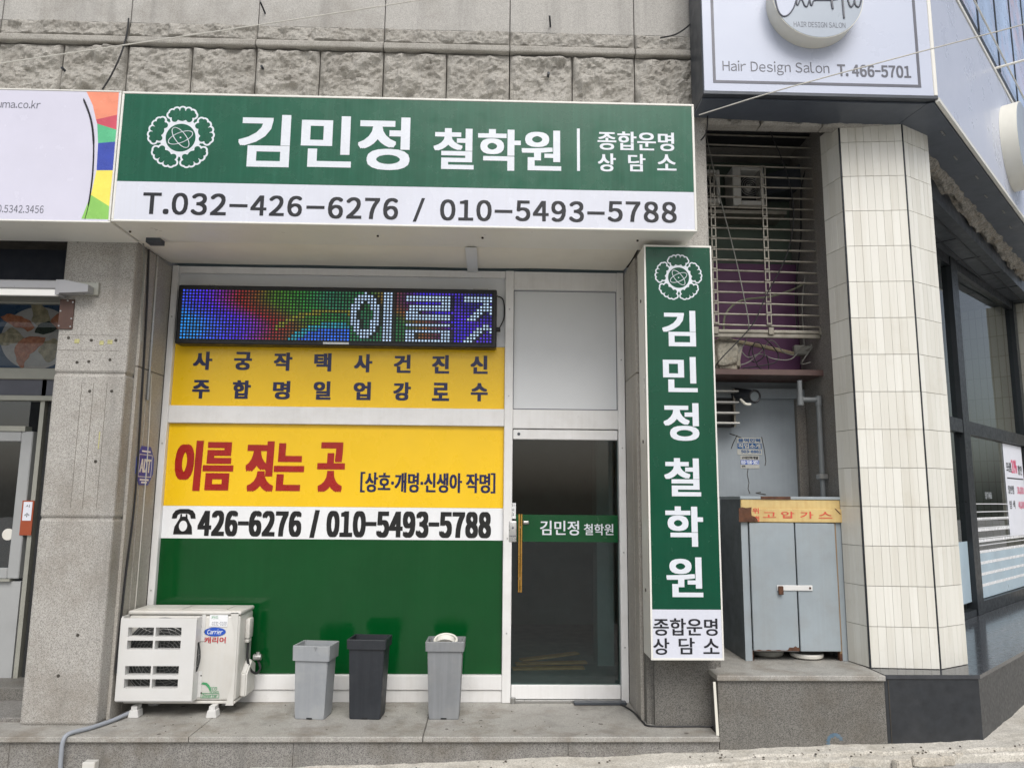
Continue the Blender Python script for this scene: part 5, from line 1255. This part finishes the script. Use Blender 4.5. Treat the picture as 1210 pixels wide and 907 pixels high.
p0 = UC(1183, 523, n1+.01); p1_ = UC(1196, 633, n1+.01)
po = thing('salon_poster', tuple((ND*(n1+.01)+DD*7.0+Vector((0, 0, 1.1)))), 'white price poster with pink figures hung on the salon glass', 'poster')
psx0, psx1, pz0_, pz1_ = 6.56, 7.45, p1_[1], p0[1]
cbox('sheet', psx0, psx1, n1+.008, n1+.004, pz0_, pz1_, 'poster_white', po)
def ptext(s, a, b, z0, z1, mat, **kw): obj('lettering', write(Bm(), s, psx0+a, psx0+b, pz1_-z1, pz1_-z0, -n1-.0095, **kw), mat, po, xf=MC)
ptext('모닝펌', .07, .3, .22, .34, 'vinyl_ink', fat=.03); ptext('20%', .31, .58, .18, .35, 'pink', fat=.03); ptext('할인', .62, .82, .24, .36, 'vinyl_ink', fat=.03)
cbox('rule', psx0+.07, psx0+.85, n1+.0098, n1+.008, pz1_-.42, pz1_-.405, 'vinyl_ink', po)
ptext('일반펌', .07, .34, .5, .6, 'vinyl_ink', fat=.02); ptext('30,000', .5, .82, .51, .61, 'pink', fat=.02); ptext('염 색', .07, .34, .68, .78, 'vinyl_ink', fat=.02); ptext('40,000', .5, .82, .69, .79, 'pink', fat=.02)
nt_s, nt_z = UC(1168, 585, n1); obj('door_mark', write(Bm(), '당기세요', nt_s-.13, nt_s+.13, nt_z-.04, nt_z+.04, -n1-.003), 'vinyl_white', ss, xf=MC)

# ------------------------------------------------------------------ wires, bolts, planks
def pwire(pts, r_, mat, lab, group=None): return cable([pc(*p) for p in pts], r_, mat, lab, 'wire', 'overhead_wire', group, n=3)
pwire([(-60, 85, -1.0), (0, 75, -1.0), (250, 38, -.95), (497, 0, -.9), (640, -24, -.9)], .0045, 'cable_pale', 'thin pale overhead wire rising across the stone wall above the green signboard')
pwire([(826, 136, -.9), (930, 104, -1.15), (1100, 58, -1.3), (1210, 29, -1.5), (1280, 8, -1.6)], .0045, 'cable_pale', 'thin pale overhead wire passing in front of the salon sign')
pwire([(152, 22, -.66), (150, 40, -.69), (143, 64, -.72), (132, 88, -.72), (121, 106, -.72)], .006, 'cable', 'black wire hanging down the stone wall to the top of the signboards')
pwire([(780, 45, -.66), (798, 41, -.68), (812, 32, -.7), (822, 22, -.72)], .006, 'cable', 'short black wire sagging from the stone wall to the salon sign')
pwire([(836, 122, -.7), (836, 145, -.72), (834, 158, -.7), (828, 166, -.66)], .005, 'cable', 'short black wire drooping below the salon sign corner')
pwire([(945, 131, -.55), (952, 146, -.5), (965, 147, -.5), (976, 132, -.55)], .004, 'cable', 'black wire loop hanging under the lintel beside the column top')
for i, (px, py, L, lab) in enumerate([(312, 14, .12, 'dark bolt sticking out of the smooth granite above the flower emblem'), (649, 30, .12, 'dark bolt sticking out of the smooth granite above the sign divider bar')]):
    x_, z_ = U(px, py, YW); bm = Bm(); TU(bm, [(x_+.012, YW+.02, z_-.02), (x_-.004, YW-L*.7, z_+.02)], .007, 8)
    tag(obj('wall_bolt', bm, 'black_trim'), lab, 'bolt', 'bolts in the granite wall')
for (px, py, lab) in [(75, 82, 'small dark anchor in the rough stone block above the white signboard'), (310, 80, 'small dark anchor in the rough stone block above the white Korean name'), (648, 88, 'small dark anchor in the rough stone block above the sign divider bar')]:
    x_, z_ = U(px, py, YW-.05); bm = Bm(); TU(bm, [(x_, YW+.02, z_), (x_, YW-.07, z_)], .010, 8); tag(obj('wall_anchor', bm, 'black_trim'), lab, 'anchor', 'anchors in the rough stone')
for i, (a, b, lab) in enumerate([((.22, 1.05, .012), (.86, 1.1, .012), 'pale wooden plank placed lowest behind the glass door for a reflection in it'), ((.25, 1.16, .03), (.9, 1.24, .03), 'pale wooden plank crossing the lowest one, placed for a reflection in the glass door'), ((.3, 1.2, .055), (.84, 1.42, .075), 'pale wooden plank slanted on the others, placed for a reflection in the glass door')]):  # planks added indoors to stand in for a reflection in the door glass
    bm = Bm(); va, vb = Vector(a), Vector(b); d_ = (vb-va); L = d_.length
    B(bm, 0, L, -.045, .045, -.008, .008, .002); bm.transform(Matrix.Translation(va) @ d_.to_track_quat('X', 'Z').to_matrix().to_4x4())
    tag(obj('wooden_plank', bm, 'wood'), lab, 'plank', 'planks added for a reflection in the door glass')

# stile screws
for xx, zs_l in ((XM0+.033, (.5, 1.2, 2.3, 3.0)), (XR0+.028, (.4, 1.1, 1.9, 2.6, 3.1)), (XL0+.025, (.8, 1.9, 2.9))):
    for z_ in zs_l:
        bm = Bm(); TU(bm, [(xx, -.0575, z_), (xx, -.052, z_)], .006, 8); obj('screw', bm, 'steel', sf)
xx, zz_ = U(613, 512.5, -.031); bm = Bm(); TU(bm, [(xx, -.034, zz_), (xx, -.028, zz_)], .012, 10); obj('door_plug', bm, 'dark_metal', door)
# grit on the pavement and the step
bm = Bm()
for k in range(170):
    if k < 110: x_ = random.uniform(-1.6, 3.6); y_ = random.uniform(-1.02, -.87); z_ = gz(x_)
    else: x_ = random.uniform(-2.4, 1.4); y_ = random.uniform(-.8, -.06); z_ = .001
    r_ = random.uniform(.002, .007) if k < 110 else random.uniform(.0015, .0035)
    a = random.random()*3; rp = [(x_+r_*random.uniform(.6, 1.6)*math.cos(a+t), y_+r_*random.uniform(.6, 1.4)*math.sin(a+t)) for t in (0, 1.2, 2.5, 3.8, 5)]
    PR(bm, rp, z_-.002, z_+r_*.7)
g_ = obj('grit', bm, paint('grit', lin(96, 90, 80), .9, 0, .3, 60)); g_['kind'] = 'stuff'; g_['label'] = 'scattered small dark grit on the pavement and step'; g_['category'] = 'grit'

# chipped rim of the pale bin, stains on the step
x_, z_ = U(373, 765, -.512); bm = Bm(); PR(bm, [(x_-.012, z_+.006), (x_+.013, z_+.005), (x_+.004, z_-.012), (x_+.001, z_-.022), (x_-.003, z_-.012)][::-1], -.514, -.5, 'y')
ob = [o for o in S.objects if o.name == 'tall_bin'][0]; obj('rim_chip', bm, 'bin_mid', ob)
bm = Bm()
for k in range(26):
    x_, y_, r_ = random.uniform(-2.9, 1.4), random.uniform(-.82, -.1), random.uniform(.006, .018)
    rp = [(x_+r_*random.uniform(.6, 1.3)*math.cos(t), y_+r_*random.uniform(.6, 1.3)*math.sin(t)) for t in (k_*.628 for k_ in range(10))]
    PR(bm, rp, .0002, .0009)
obj('gum_spot', bm, paint('old_gum', lin(104, 100, 94), .8, 0, .2, 30), st)['kind'] = 'stuff'
